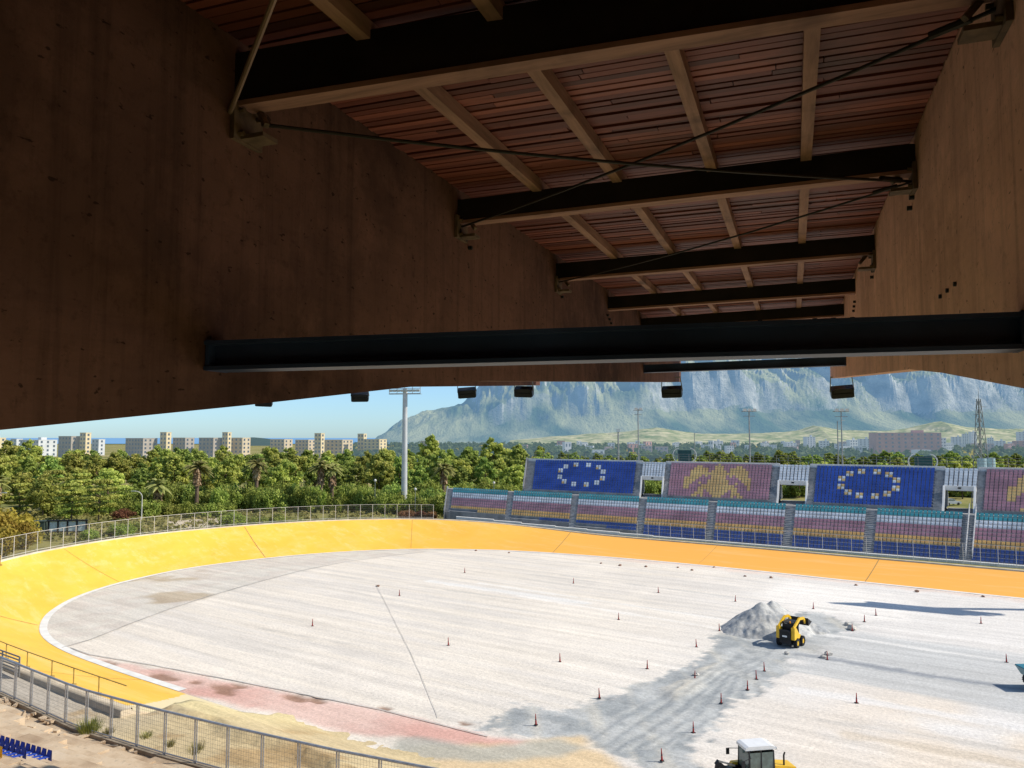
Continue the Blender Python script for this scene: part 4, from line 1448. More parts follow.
# shrubs and hedges
def shrub_mesh(seed, rx, rz, mat, n=30, per=90, size=.23):
    rng = np.random.RandomState(seed)
    cs, rs = [], []
    for _ in range(n):
        a = rng.uniform(0, 6.28); r = math.sqrt(rng.rand()) * rx * .8; z = rng.uniform(.15, .85) * rz * math.sqrt(max(.05, 1 - (r / rx) ** 2)) * 1.2
        cs.append((r * math.cos(a), r * math.sin(a), z)); rs.append(rng.uniform(.28, .4) * rz)
    V, T = leaves(cs, rs, per, size, rng, .9)
    return leafmesh('foliage', [V], [T], mat)
SH = {k_: [shrub_mesh(700 + i * 7 + j, 2.6, 2.6, M[m_]) for i in range(3)] for j, (k_, m_) in enumerate((('hedge', 'leaf_hedge'), ('yellow', 'leaf_yellow'), ('red', 'leaf_red'), ('dark', 'leaf_dark')))}
def shrub(kind, p, sx, sz, label, group, name='shrub'):
    o = bpy.data.objects.new(name, random.choice(SH[kind])); col.objects.link(o)
    o.location = p; o.rotation_euler = (0, 0, random.uniform(0, 6.28)); o.scale = (sx, sx, sz)
    return tag(o, label, 'shrub', group)
for Y, a, b, st, kind, sx, sz in ((171, 222, 400, 9, 'hedge', 1.05, 1.7), (160, 60, 235, 12, 'hedge', .95, .95), (180, 40, 520, 13, 'dark', 1.3, 1.6), (168, 385, 452, 9, 'hedge', 1.0, 1.4), (163, 412, 447, 8, 'dark', 1.1, 1.5), (178, 430, 530, 11, 'hedge', 1.3, 1.8)):
    px = a
    while px < b:
        shrub(kind, gp(px, Y + random.uniform(-4, 4)), sx * random.uniform(.8, 1.2), sz * random.uniform(.8, 1.2), 'leafy green shrub of the hedge band behind the bend fence' if kind == 'hedge' else 'dark green shrub at the foot of the tree belt', 'hedge shrubs behind the bend' if kind == 'hedge' else 'dark shrubs at the foot of the trees', 'hedge_shrub' if kind == 'hedge' else 'dark_shrub')
        px += st * random.uniform(.8, 1.2)
for px, Y, s in ((4, 112, 1.5), (14, 116, 1.4), (24, 119, 1.3), (-8, 110, 1.6), (20, 112, 1.1), (6, 106, 1.1)):
    shrub('yellow', gp(px, Y), s, s * 1.2, 'yellow-green bush mass at the far left behind the bend fence', 'yellow-green bushes at the far left', 'yellow_bush')
for px, Y, s in ((409, 150, .85), (419, 151, .8), (430, 150, .75), (127, 152, .9)):
    shrub('red', gp(px, Y), s, s * .8, 'low russet bush just behind the bend fence' if px > 200 else 'russet bush at the wood edge left of the street lamp', 'russet bushes near the mast' if px > 200 else None, 'russet_bush')
for px, Y, s in ((280, 143, .8), (233, 140, .9), (240, 141, .8), (120, 128, .7), (128, 127, .7), (95, 122, .6), (282, 139, .7), (388, 138, .8), (300, 138, .6), (135, 131, .7), (262, 140, .7), (340, 139, .5), (360, 138, .7)):
    shrub('hedge', gp(px, Y), s, s * .9, 'small green bush just behind the bend fence', 'small bushes behind the bend fence', 'small_bush')
for px in np.arange(585, 1030, 9):
    shrub('dark', gp(px + random.uniform(-3, 3), 214 + random.uniform(-5, 5)), 1.5, 1.75 * random.uniform(.8, 1.2), 'dark shrub in the row behind the grandstand, glimpsed through the tunnels', 'dark shrubs behind the grandstand', 'dark_shrub')
# rough grass behind the fence (uncountable)
rng = np.random.RandomState(5)
cs = []
for _ in range(1500):
    px = rng.uniform(-30, 450); Y = rng.uniform(118, 172)
    p = gp(px, Y)
    s_, n_ = SN(p)
    if sdf(INNER + [(110, 28.9)], np.array([s_]), np.array([n_]))[0] < 12: continue
    cs.append((p.x, p.y, .25))
V, T = leaves(cs, [.7] * len(cs), 9, .4, rng, .4)
o = bpy.data.objects.new('rough_grass', leafmesh('rough_grass', [V], [T], M['grass'])); col.objects.link(o); tag(o, 'dry rough grass between the bend fence and the trees', 'grass', kind='stuff')
# grass tufts on the near terrace
def tuft(p, r, n, label):
    rng = np.random.RandomState(int(abs(p.x * 100)) % 9999)
    V, T = [], []
    for i in range(n):
        a, b = rng.uniform(0, 6.28), rng.uniform(.1, .9)
        q = Vector((math.cos(a), math.sin(a), 0)); side = Vector((-q.y, q.x, 0)) * .012
        o0 = q * r * rng.uniform(0, .8); h = r * rng.uniform(.5, 1.1)
        tip = o0 + q * h * b * .6 + Vector((0, 0, h * .8))
        V.append([tuple(o0 - side), tuple(o0 + side), tuple(tip + side * .3), tuple(tip - side * .3)]); T.append(rng.rand())
    me = leafmesh('grass_tuft', [np.array(V)], [np.array(T)], M['leaf_hedge'] if n > 250 else M['grass'])
    o = bpy.data.objects.new('grass_tuft', me); col.objects.link(o); o.location = p
    return tag(o, label, 'grass tuft')
tuft(G(90, 731, 3.2), .6, 420, 'green tuft of weeds at the fence foot on the near terrace')
for (x, y, r, lab) in ((146, 738, .3, 'small dry tuft under the near fence right of the green weeds'), (108, 734, .3, 'dry tuft beside the green weeds at the fence foot'), (196, 752, .45, 'larger dry tuft under the near fence, rightmost'), (170, 746, .3, 'small dry tuft between two fence posts')):
    tuft(G(x, y, 3.2), r, 160, lab)

# ------------------------------------------------------------------ MASTS, POLES
def mast(name, p, h, label, head_w=8, head_h=2.6, rows=3, cols=8, r0=.62, r1=.42, rz=0.0, plate=False):
    root = empty(name, p, rz)
    k = MB(); k.tube((0, 0, -.1), (0, 0, h), r0, r1, 14); k.tube((0, 0, -.1), (0, 0, .3), r0 * 1.5, r0 * 1.5, 14)
    k.build('pole', M['mast'], root)
    k = MB()
    for j in range(rows + 1):
        z = h - head_h / 2 + head_h * j / rows
        k.bar((-head_w / 2, -.3, z), (head_w / 2, -.3, z), .12)
    for i in range(5):
        x = -head_w / 2 + head_w * i / 4
        k.bar((x, -.3, h - head_h / 2), (x, -.3, h + head_h / 2), .1)
    k.box((0, .1, h - head_h / 2 - .1), (head_w + .3, .9, .08))
    if plate:
        for sg_ in (-1, 1): k.box((sg_ * head_w * .26, -.15, h), (head_w * .44, .08, head_h))
    k.build('head_frame', M['galv'], root)
    proto = None
    for j in range(rows):
        for i in range(cols):
            x = -head_w / 2 + head_w * (i + .5) / cols; z = h - head_h / 2 + head_h * (j + .55) / rows
            if proto is None:
                q = MB(); q.prism([(-.3, -.28), (-.34, .24), (.1, .2), (.1, -.1)], -.36, .36, 'x'); proto = q.build('lamp', M['lamp_face'], root); proto.location = (x, -.45, z)
            else:
                inst(proto, root, (x, -.45, z))
    return tag(root, label, 'floodlight mast')
mp_ = gp(405, 166)
mtop = H + (437 - 388.5) / F * 166
mast('floodlight_mast', (mp_.x, mp_.y, 0), mtop, 'tall pale floodlight mast beyond the bend, left of the mountain', 6.9, 2.2, 2, 8, .66, .5, R(-10))
mast('floodlight_mast', (69.5, 71.5, 0), 28, 'floodlight mast beside the right straight, casting the long shadow on the infield', 11, 3.2, 3, 12, .5, .4, R(-28), True)
def lightpole(px, ytop, n, label, heads, r=.12, bulb=False):
    u = (px - 512) / F
    Y = n / (sa * u + ca)
    h = H + (437 - ytop) / F * Y
    root = empty('light_pole', (u * Y, Y, 0), 0)
    k = MB(); k.tube((0, 0, 0), (0, 0, h), r * 1.25, r * .75, 8); k.build('pole', M['pole'], root)
    if heads:
        k = MB(); k.bar((-heads * .45, 0, h - .25), (heads * .45, 0, h - .25), .12); k.bar((-heads * .35, 0, h - 1.1), (heads * .35, 0, h - 1.1), .1); k.build('crossarm', M['pole'], root)
        for i in range(heads):
            x = (i - (heads - 1) / 2) * .85
            k = MB(); k.prism([(-.25, -.25), (-.3, .22), (.12, .2), (.12, -.1)], x - .3, x + .3, 'x'); o = k.build('lamp', M['lamp_face'], root); o.location = (0, -.15, h)
    elif bulb:
        k = MB(); k.box((0, 0, h + .25), (.7, .7, .55)); k.box((0, 0, h + .6), (.85, .85, .1)); k.build('lamp', M['lamp_face'], root)
    else:
        k = MB(); k.bar((0, 0, h - .05), (.9, -.3, h + .1), .08); k.box((.9, -.3, h + .1), (.6, .25, .12)); k.build('lamp', M['lamp_face'], root)
    return tag(root, label, 'light pole')
lightpole(638, 409, 136, 'tall light pole behind the gap between the blue and eagle blocks', 2, .13)
lightpole(618, 432, 140, 'short thick lamp pole behind the first blue block', 0, .2, True)
lightpole(694, 433, 150, 'thin short pole behind the eagle block', 0, .09)
lightpole(749, 410, 136, 'twin headed light pole behind the eagle block', 3, .15)
lightpole(841, 410, 136, 'triple headed light pole behind the second blue block', 3, .13)
lightpole(837, 421, 150, 'plain pole close beside the triple headed light pole', 0, .12)
# street lamps in the left wood
def street_lamp(p, h, label, out=1.6, sgn=-1):
    root = empty('street_lamp', p)
    k = MB(); k.tube((0, 0, 0), (0, 0, h * .8), .11, .08, 7)
    prev = Vector((0, 0, h * .8))
    for j in range(1, 7):
        a = j / 6 * math.pi / 2
        q = Vector((sgn * out * (1 - math.cos(a)), 0, h * .8 + h * .2 * math.sin(a)))
        k.tube(prev, q, .07, n=6); prev = q
    k.build('pole', M['wire_white'], root)
    k = MB(); k.box(prev + Vector((sgn * .35, 0, 0)), (.8, .3, .14)); k.build('lamp', M['lamp_face'], root)
    return tag(root, label, 'street lamp')
street_lamp(gp(145, 150), 5.6, 'curved white street lamp at the wood edge beside the short palm', 1.4)
street_lamp(gp(2, 140), 6.0, 'white street lamp at the left edge of the picture', .7, 1)
def globe_lamp(p, h, label):
    root = empty('globe_lamp', p)
    k = MB(); k.tube((0, 0, 0), (0, 0, h), .06, .05, 7); k.build('pole', M['pole'], root)
    k = MB()
    for j in range(5):
        a0, a1 = math.pi * j / 5, math.pi * (j + 1) / 5
        k.tube((0, 0, h + .3 - .3 * math.cos(a0)), (0, 0, h + .3 - .3 * math.cos(a1)), max(.01, .3 * math.sin(a0)), max(.01, .3 * math.sin(a1)), 9, caps=False)
    k.build('globe', M['wire_white'], root)
    return tag(root, label, 'globe lamp')
globe_lamp(gp(416, 160), 5.0, 'white globe lamp just right of the tall mast')
globe_lamp(gp(376, 165), 6.5, 'globe lamp in front of the trees left of the tall mast')
globe_lamp(gp(494, 165), 6.0, 'globe lamp in front of the trees left of the stand end')

# lattice tower
def lattice(px, ytop, Y):
    p = gp(px, Y); h = H + (437 - ytop) / F * Y
    root = empty('lattice_tower', p, R(20))
    k = MB()
    lv = 13
    def cw(t): return 1.3 * (1 - t) ** 1.3 + .25
    for a, b in ((-1, -1), (1, -1), (1, 1), (-1, 1)):
        k.bar((a * cw(0), b * cw(0), 0), (a * cw(1), b * cw(1), h), .12)
    for i in range(lv):
        t0, t1 = i / lv, (i + 1) / lv
        c = [(-1, -1), (1, -1), (1, 1), (-1, 1)]
        for q in range(4):
            (a, b), (a2, b2) = c[q], c[(q + 1) % 4]
            k.bar((a * cw(t0), b * cw(t0), h * t0), (a2 * cw(t1), b2 * cw(t1), h * t1), .055)
            k.bar((a2 * cw(t0), b2 * cw(t0), h * t0), (a * cw(t1), b * cw(t1), h * t1), .055)
            k.bar((a * cw(t1), b * cw(t1), h * t1), (a2 * cw(t1), b2 * cw(t1), h * t1), .05)
    k.build('mast_frame', M['galv_dull'], root)
    k = MB(); k.tube((0, 0, h), (0, 0, h + 2.5), .06, .03, 6)
    k.bar((0, 0, h * .93), (2.2, 0, h * .93), .1); k.bar((0, 0, h * .86), (-1.6, 0, h * .86), .1); k.bar((0, 0, h * .72), (1.8, 0, h * .72), .1)
    k.build('antenna', M['galv_dull'], root)
    for s in (-1, 1):
        k = MB(); k.tube((s * 1.3, -1.2, 0), (s * 1.3, -1.2, 11.5), .9, .9, 14); k.build('tank', simple('pale_blue_metal', (.42, .55, .6), .5, .1), root)
    return tag(root, 'steel lattice tower with antennas and pale blue cylinders at its base', 'lattice tower')
lattice(979, 399, 168)
# teal cabinets with white rings behind the stand
M['teal_cab'] = simple('teal_cabinet', (.012, .06, .065), .4, var=.2)
def ringbox(px, y0, y1, n, label, w_px):
    u = (px - 512) / F
    Y = n / (sa * u + ca)
    z1 = H + (437 - y0) / F * Y; z0 = H + (437 - y1) / F * Y
    root = empty('screen_cabinet', (u * Y, Y, 0), R(-12))
    w = w_px / F * Y; h = z1 - z0 + 1.5
    k = MB(); k.box((0, -.3, z1 - h / 2), (w, .35, h)); k.build('cabinet', M['teal_cab'], root)
    k = MB()
    nseg = 20; rr = (z1 - z0) * .6; zc = (z0 + z1) / 2 + .1
    for s in (-1, 1):
        k = MB()
        for j in range(nseg):
            a0, a1 = math.pi * j / nseg, math.pi * (j + 1) / nseg
            k.bar((s * (w * .42 + rr * .9 * math.sin(a0)), 0, zc + rr * math.cos(a0)), (s * (w * .42 + rr * .9 * math.sin(a1)), 0, zc + rr * math.cos(a1)), .13, .3, up=(0, 1, 0))
        k.build('ring', M['white_conc'], root)
    k = MB()
    for s in (-1, 1): k.bar((s * w * .3, .1, 0), (s * w * .3, .1, z1 - .4), .2)
    k.build('support', M['pole'], root)
    return tag(root, label, 'screen cabinet')
ringbox(684, 450, 461, 128, 'teal cabinet with white half rings behind the eagle block', 13)
ringbox(921, 456, 468, 128, 'teal cabinet with white half rings behind the second blue block', 16)
# gated shelter at the far left
def shelter(p):
    root = empty('glazed_shelter', p, R(8))
    k = MB()
    for i in range(5):
        x = -2.9 + i * 1.45
        k.box((x, 0, 1.2), (.22, .2, 2.4)); 
    k.box((0, 0, 2.35), (6.2, .5, .2)); k.box((0, 0, .55), (6.0, .15, .12))
    k.build('frame', M['black'], root)
    for i in range(4):
        k = MB(); k.box((-2.18 + i * 1.45, .06, 1.4), (1.2, .05, 1.55)); k.build('panel', simple('pale_blue_panel', (.5, .6, .62), .3), root)
    k = MB(); k.box((-4.4, .4, 1.1), (2.0, 1.6, 2.2)); k.box((-4.4, .4, 2.28), (2.2, 1.8, .12)); k.build('cabinet', simple('dark_green_cabinet', (.05, .07, .055), .6), root)
    return tag(root, 'dark framed shelter with pale panels behind the bend fence at far left', 'shelter')
shelter(gp(72, 128))
# pale road patch behind the bend
rp = MB(); a_ = [gp(170, 132, .0), gp(262, 140, .0), gp(240, 158, .0), gp(172, 150, .0)]
rp.add([(p.x, p.y, -.10) for p in a_], [(0, 1, 2, 3)])
tag(rp.build('road', M['sand']), kind='structure')

# ------------------------------------------------------------------ BUILDINGS
BM = {}
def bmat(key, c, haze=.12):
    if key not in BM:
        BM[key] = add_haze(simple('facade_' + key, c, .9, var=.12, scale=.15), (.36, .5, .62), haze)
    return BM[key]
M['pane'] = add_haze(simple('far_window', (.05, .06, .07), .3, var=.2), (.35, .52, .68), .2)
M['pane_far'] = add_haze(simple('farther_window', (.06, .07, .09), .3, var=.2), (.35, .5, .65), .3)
def building(px0, px1, ytop, Y, label, mat, floors, depth=None, rz=0.0, group=None, pane=None, colsn=None, roofbox=True, balc=False, name='apartment_block'):
    c = gp((px0 + px1) / 2, Y)
    w = (px1 - px0) / F * Y
    h = H + (437 - ytop) / F * Y
    depth = depth or w * .6
    root = empty(name, c, rz)
    f = (abs(math.cos(rz)) + depth / w * abs(math.sin(rz)))
    w /= f; depth /= f
    k = MB(); k.box((0, 0, h / 2), (w, depth, h)); k.build('wall', mat, root)
    k = MB(); k.box((0, 0, h + .15), (w + .3, depth + .3, .3))
    if roofbox: k.box((w * .2, 0, h + 1.2), (w * .16, depth * .3, 2.1))
    k.build('roof', mat, root)
    fh = h / floors
    proto = None; proto2 = None
    n = colsn or max(2, int(w / 3.4))
    n = min(n, max(2, 60 // floors))
    for fl in range(floors):
        for i in range(n):
            x = -w / 2 + w * (i + .5) / n
            loc = (x, -depth / 2 - .02, fh * (fl + .55))
            if proto is None:
                q = MB(); q.box((0, 0, 0), (min(1.6, w / n * .5), .06, fh * .48)); q.box((0, -.06, -fh * .27), (min(1.9, w / n * .6), .18, .08), m=1); proto = q.build('window', [pane or M['pane'], mat], root); proto.location = loc
            else: inst(proto, root, loc)
        m = min(5, max(1, int(depth / 4)))
        for i in range(m):
            y = -depth / 2 + depth * (i + .5) / m
            inst(proto, root, (w / 2 + .02, y, fh * (fl + .55)), (0, 0, R(90)))
    if balc:
        for fl in range(floors):
            k = MB(); k.box((0, -depth / 2 - .6, fh * (fl + .12)), (w * .96, 1.2, .9)); k.build('balcony', mat, root)
    return tag(root, label, 'building', group)
cream = bmat('cream', (.72, .58, .34)); grey = bmat('warm_grey', (.42, .36, .29)); whiteb = bmat('white', (.62, .62, .6)); beige = bmat('beige', (.62, .5, .33))
RZ = R(-28)
building(-14, 7, 438, 600, 'cream apartment block cut by the left edge of the picture', cream, 5, rz=RZ)
building(12, 24, 439, 760, 'small white block just right of the cream block at the left edge', whiteb, 4, rz=RZ, roofbox=False)
building(22, 58, 440, 640, 'long pale grey low block left of the beige tower, with flat roof', whiteb, 4, rz=RZ)
building(60, 84, 436.5, 600, 'grey block with cream end wall attached left of the first tower', grey, 5, rz=RZ, roofbox=False)
building(81, 92, 433, 596, 'slim beige tower, first from the left above the trees', cream, 6, rz=RZ, roofbox=False, name='tower_block')
building(93, 106, 439.5, 680, 'white block just right of the first beige tower', whiteb, 4, rz=RZ, roofbox=False)
building(127, 158, 438.5, 600, 'long grey block with cream end wall left of the second tower', grey, 5, rz=RZ, roofbox=False)
building(161, 172, 432.5, 600, 'slim beige tower, second from the left above the trees', cream, 6, rz=RZ, roofbox=False, name='tower_block')
building(174, 195, 438, 606, 'grey and cream block right of the second tower', grey, 5, rz=RZ, roofbox=False)
building(200, 224, 438, 600, 'long grey block left of the third tower', grey, 5, rz=RZ, roofbox=False)
building(223, 232, 432.5, 597, 'slim beige tower, third from the left above the trees', cream, 6, rz=RZ, roofbox=False, name='tower_block')
building(231, 251, 438, 606, 'cream faced block right of the third tower', beige, 5, rz=RZ, roofbox=False)
building(271, 293, 439.5, 620, 'low cream block standing alone left of the fourth tower', beige, 5, rz=RZ, roofbox=False)
building(296, 316, 440, 625, 'beige block attached left of the fourth tower', beige, 5, rz=RZ, roofbox=False)
building(315, 325, 433.5, 600, 'slim beige tower, fourth from the left above the trees', cream, 6, rz=RZ, roofbox=False, name='tower_block')
building(323, 353, 440, 612, 'long beige block right of the fourth tower', beige, 5, rz=RZ, roofbox=False)
building(358, 367, 434, 604, 'slim tower left of the floodlight mast', cream, 6, rz=RZ, roofbox=False, name='tower_block')
building(364, 387, 439.5, 590, 'cream block with bright end wall directly left of the floodlight mast', cream, 6, rz=RZ, roofbox=False)
building(421, 439, 441, 700, 'pale block just right of the floodlight mast below the mountain', beige, 4, rz=RZ)
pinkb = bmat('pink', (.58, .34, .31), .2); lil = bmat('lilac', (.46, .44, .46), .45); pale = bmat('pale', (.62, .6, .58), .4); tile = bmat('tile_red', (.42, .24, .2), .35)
building(872, 935, 433, 640, 'large long pink building with many storeys behind the second blue block', pinkb, 6, depth=18, rz=R(-6), pane=M['pane_far'], colsn=10)
building(935, 941, 438, 640, 'narrow white end block attached right of the long pink building', pale, 6, depth=12, pane=M['pane_far'], roofbox=False)
FARB = [(803, 814, 437, 900, lil, 7), (818, 828, 441, 800, pale, 5), (846, 856, 440, 780, pale, 5), (857, 869, 439, 860, lil, 6), (942, 950, 444, 700, pale, 4), (950, 960, 437, 1100, lil, 8), (961, 967, 434, 1200, pale, 9), (968, 975, 432, 1250, lil, 10), (986, 992, 438, 1000, pale, 7),
        (993, 1003, 441, 900, lil, 5), (1003, 1012, 444, 760, pinkb, 4), (1012, 1030, 441, 800, pinkb, 5), (1016, 1026, 432, 1300, lil, 9), (640, 652, 446, 640, tile, 3), (654, 668, 447, 600, tile, 3), (700, 708, 445, 800, pale, 4), (724, 733, 446, 760, lil, 3), (760, 768, 443, 900, pale, 5), (768, 776, 445, 760, pale, 4),
        (783, 795, 443, 900, lil, 5), (585, 594, 446, 800, pale, 3), (604, 612, 447, 700, tile, 2), (672, 678, 443, 1000, pale, 4), (555, 562, 445, 900, pale, 3), (520, 528, 445, 900, tile, 3), (710, 722, 441, 1150, lil, 5), (833, 845, 444, 760, lil, 4)]
def near_of(px):
    marks = [(530, 'behind the left end of the stand'), (585, 'behind the first blue block'), (640, 'behind the first tunnel'), (715, 'behind the eagle block'), (790, 'behind the second tunnel'), (840, 'behind the triple headed pole'), (870, 'behind the second blue block'), (955, 'behind the third tunnel'), (985, 'beside the lattice tower'), (1015, 'at the right edge')]
    return min(marks, key=lambda q: abs(q[0] - px))[1]
mname = {lil.name: 'lilac grey', pale.name: 'pale', tile.name: 'red roofed', pinkb.name: 'pinkish'}
cnt = {}
for (a, b, yt, Y, m_, fl) in FARB:
    c = (a + b) / 2
    key = (mname[m_.name], near_of(c)); cnt[key] = cnt.get(key, 0) + 1
    size = 'slim tall' if fl >= 7 else ('low' if fl <= 3 else 'mid-rise')
    extra = '' if cnt[key] == 1 else ', the one further right'
    building(a, b, yt, Y, '%s %s town block %s%s' % (size, mname[m_.name], near_of(c), extra), m_, fl, rz=R(random.choice((-20, -12, 15))), pane=M['pane_far'], colsn=3, roofbox=fl > 4, name='town_block')

rr_ = random.Random(21)
for i in range(46):
    px = rr_.uniform(545, 1040); Y = rr_.uniform(520, 1250)
    w_ = rr_.uniform(5, 13)
    yt = 437 + (H - rr_.uniform(6, 12)) / Y * F
    building(px, px + w_ * F / Y, yt, Y, 'small pale house among the hazy woods below the mountain', rr_.choice((pale, lil, pale, tile, pinkb)), 2, rz=R(rr_.uniform(-30, 30)), pane=M['pane_far'], colsn=2, roofbox=False, group='small houses on the far plain', name='house')
# ------------------------------------------------------------------ trees behind the grandstand and the far plain
for Y, a, b, st, kd, sc in ((205, 500, 560, 14, 'dark', .8), (215, 560, 1080, 17, 'far', .72), (290, 545, 1080, 14, 'farlit', .85), (380, 540, 1080, 12, 'far', .95)):
    px = a
    while px < b:
        y = Y + random.uniform(-15, 15)
        tree(kd, gp(px, y), sc * random.uniform(.8, 1.15), 'round green tree on the plain behind the opposite grandstand', 'trees on the plain behind the grandstand', 'plain_tree')
        px += st * random.uniform(.7, 1.3)
rng = np.random.RandomState(3)
cs, rs = [], []
for _ in range(3600):
    Y = 450 + 1150 * rng.rand() ** 1.1
    px = rng.uniform(350, 1150)
    p = gp(px, Y); h = rng.uniform(3, 8)
    if fbm(np.array([px * .03]), np.array([Y * .012]), 3)[0] < .36: continue
    cs.append((p.x, p.y, h * .55)); rs.append(h * .6)
V, T = leaves(cs, rs, 16, 2.6, rng, .8)
o = bpy.data.objects.new('far_woods', leafmesh('far_woods', [V], [T], M['far_wood'])); col.objects.link(o); tag(o, 'hazy far-off woods and gardens covering the plain below the mountain', 'woods', kind='stuff')

# ------------------------------------------------------------------ MOUNTAIN, HILLS
def ridge(name, prof, D0, D1, mat, nx, ny, shape, rough, seed, freq):
    pxs = np.linspace(prof[0][0], prof[-1][0], nx)
    top = np.interp(pxs, [p[0] for p in prof], [p[1] for p in prof])
    t = np.linspace(0, 1.25, ny)
    PX, TT = np.meshgrid(pxs, t)
    D = D0 + (D1 - D0) * TT
    X = (PX - 512) / F * (D1 * .35 + D * .65)
    Hc = np.maximum(0, (437 - np.tile(top, (ny, 1)) + 3) / F * D1 + 13)
    wv = fbm(X * freq * .8 + 3 * seed, D * freq * .35 + seed, 4) - .5
    TW = TT + wv * .34 * np.clip(1 - np.abs(TT - .5) / .5, 0, 1)
    pr = np.interp(TW, [p[0] for p in shape], [p[1] for p in shape])
    rn = fbm(X * freq * 1.6 + seed, D * freq * .3 + seed, 6)
    rg = 1 - np.abs(2 * fbm(X * freq * 1.7 + seed * 3 + D * freq * .08, D * freq * .22, 6) - 1)
    wgt = np.clip(pr * 1.6, 0, 1) * (1 - .82 * np.exp(-((TT - 1) / .1) ** 2))
    Z = Hc * pr * (1 + rough * wgt * ((rn - .5) * 1.2 + (rg - .72) * 1.6))
    crest = np.exp(-((TT - 1) / .12) ** 2)
    Z += crest * Hc * .05 * (fbm(X * freq * 9, D * 0 + seed, 4) - .5)
    return tag(grid_mesh(name, X, D, Z - 2, None, mat, smooth=False), kind='structure')
MP = [(386, 440), (390, 431), (394, 428), (401, 421), (415, 417.5), (428, 412), (442, 409), (455, 407), (466, 404.5), (474, 400), (482, 392), (487, 390), (493, 385), (500, 380), (515, 370), (540, 358), (580, 344), (640, 326), (720, 318), (820, 316), (900, 326), (1000, 338), (1100, 346), (1260, 360)]
ridge('mountain', MP, 1750, 2900, M['mountain'], 420, 150, [(0, 0), (.16, .05), (.32, .15), (.36, .2), (.44, .42), (.54, .5), (.58, .54), (.66, .74), (.8, .82), (.86, .86), (.93, .97), (1, 1), (1.25, .8)], .5, 4.0, .0042)
HP = [(510, 441), (560, 437), (600, 434), (630, 432), (655, 428), (672, 431), (700, 434.5), (760, 434), (800, 432), (815, 427), (840, 431), (880, 431.5), (910, 429), (940, 422.5), (965, 428), (1000, 430), (1040, 430), (1100, 431), (1200, 433)]
ridge('hills', HP, 1350, 1700, M['hills'], 200, 50, [(0, 0), (.3, .2), (.7, .7), (1, 1), (1.25, .9)], .25, 9.0, .008)
ridge('hills', [(222, 442), (240, 440), (252, 438), (262, 438.5), (275, 440.5), (290, 442)], 1400, 1600, M['far_wood'], 40, 16, [(0, 0), (.5, .6), (1, 1), (1.25, .9)], .2, 2.0, .02)

# ------------------------------------------------------------------ TRAFFIC CONES
M['cone_red'] = simple('cone_red', (.34, .035, .03), .6, var=.2)
M['cone_base'] = simple('cone_base', (.03, .03, .03), .7)
CONES = [(573.4, 583.4), (658.4, 592.7), (735.3, 601.4), (618.6, 619.7), (719.4, 630.9), (696.4, 647.1), (647.2, 668.9), (694.8, 679.9), (764.4, 671.2), (756.4, 679.4), (747.5, 690), (721.2, 703.3), (599.4, 698.2), (560, 661.9), (813.3, 608.8),
         (864.4, 621.8), (876, 615.5), (981, 623.7), (1006.6, 662.4), (852.3, 631), (856.6, 703), (827.3, 660), (536, 725), (662, 761), (693.4, 732.8), (312.4, 626.1), (448.4, 645.4), (399.4, 595.8), (464.7, 572.7)]
c0 = None
for (x, y) in CONES:
    if c0 is None:
        c0 = empty('traffic_cone')
        k = MB(); k.box((0, 0, .02), (.26, .26, .04)); k.build('base', M['cone_base'], c0)
        k = MB(); k.tube((0, 0, .04), (0, 0, .32), .075, .056, 10); k.tube((0, 0, .40), (0, 0, .74), .049, .025, 10); k.build('body', M['cone_red'], c0)
        k = MB(); k.tube((0, 0, .32), (0, 0, .40), .056, .049, 10); k.build('band', M['cone_base'], c0)
        o = c0
    else:
        o = copy_tree(c0)
    o.scale = (.75, .75, .82)
    o.location = G(x, y)
    o.rotation_euler = (R(random.uniform(-3, 3)), R(random.uniform(-3, 3)), random.uniform(0, 3))
    tag(o, 'slim red marker cone standing on the pale infield', 'traffic cone', 'marker cones set out over the infield')

# ------------------------------------------------------------------ VEHICLES
M['mach_yellow'] = simple('machine_yellow', (.78, .47, .02), .4, var=.12, scale=2, spec=.5)
M['tyre'] = simple('tyre_rubber', (.02, .02, .021), .85, var=.3)
M['mach_white'] = simple('machine_white', (.78, .78, .77), .4, var=.06)
M['cab_glass'] = simple('cab_glass', (.10, .14, .13), .1, var=.3, spec=.7)
M['mach_teal'] = simple('machine_teal', (.02, .17, .22), .4, var=.12, spec=.5)
def wheel(root, p, r, w, rim, seg=18):
    k = MB()
    x0, y0, z0 = p
    prof = [(r * .55, -w / 2), (r * .93, -w / 2), (r, -w * .32), (r, w * .32), (r * .93, w / 2), (r * .55, w / 2)]
    n = len(prof)
    vs = []
    for i in range(seg):
        a = 2 * math.pi * i / seg
        for (q, x) in prof: vs.append((x, q * math.cos(a), q * math.sin(a)))
    fs = [(i * n + j, i * n + (j + 1) % n, ((i + 1) % seg) * n + (j + 1) % n, ((i + 1) % seg) * n + j) for i in range(seg) for j in range(n)]
    k.add(vs, fs)
    for i in range(seg):       # tread lugs
        a = 2 * math.pi * (i + .5) / seg
        k.box((0, r * 1.01 * math.cos(a), r * 1.01 * math.sin(a)), (w * .9, r * .1, r * .06), mat=Matrix.Rotation(a + math.pi / 2, 3, 'X'))
    o = k.build('wheel', M['tyre'], root)
    o.location = p
    k = MB(); k.tube((-w * .36, 0, 0), (w * .36, 0, 0), r * .57, n=16); k.tube((-w * .42, 0, 0), (w * .42, 0, 0), r * .2, n=10); k.build('rim', rim, o)
    return o
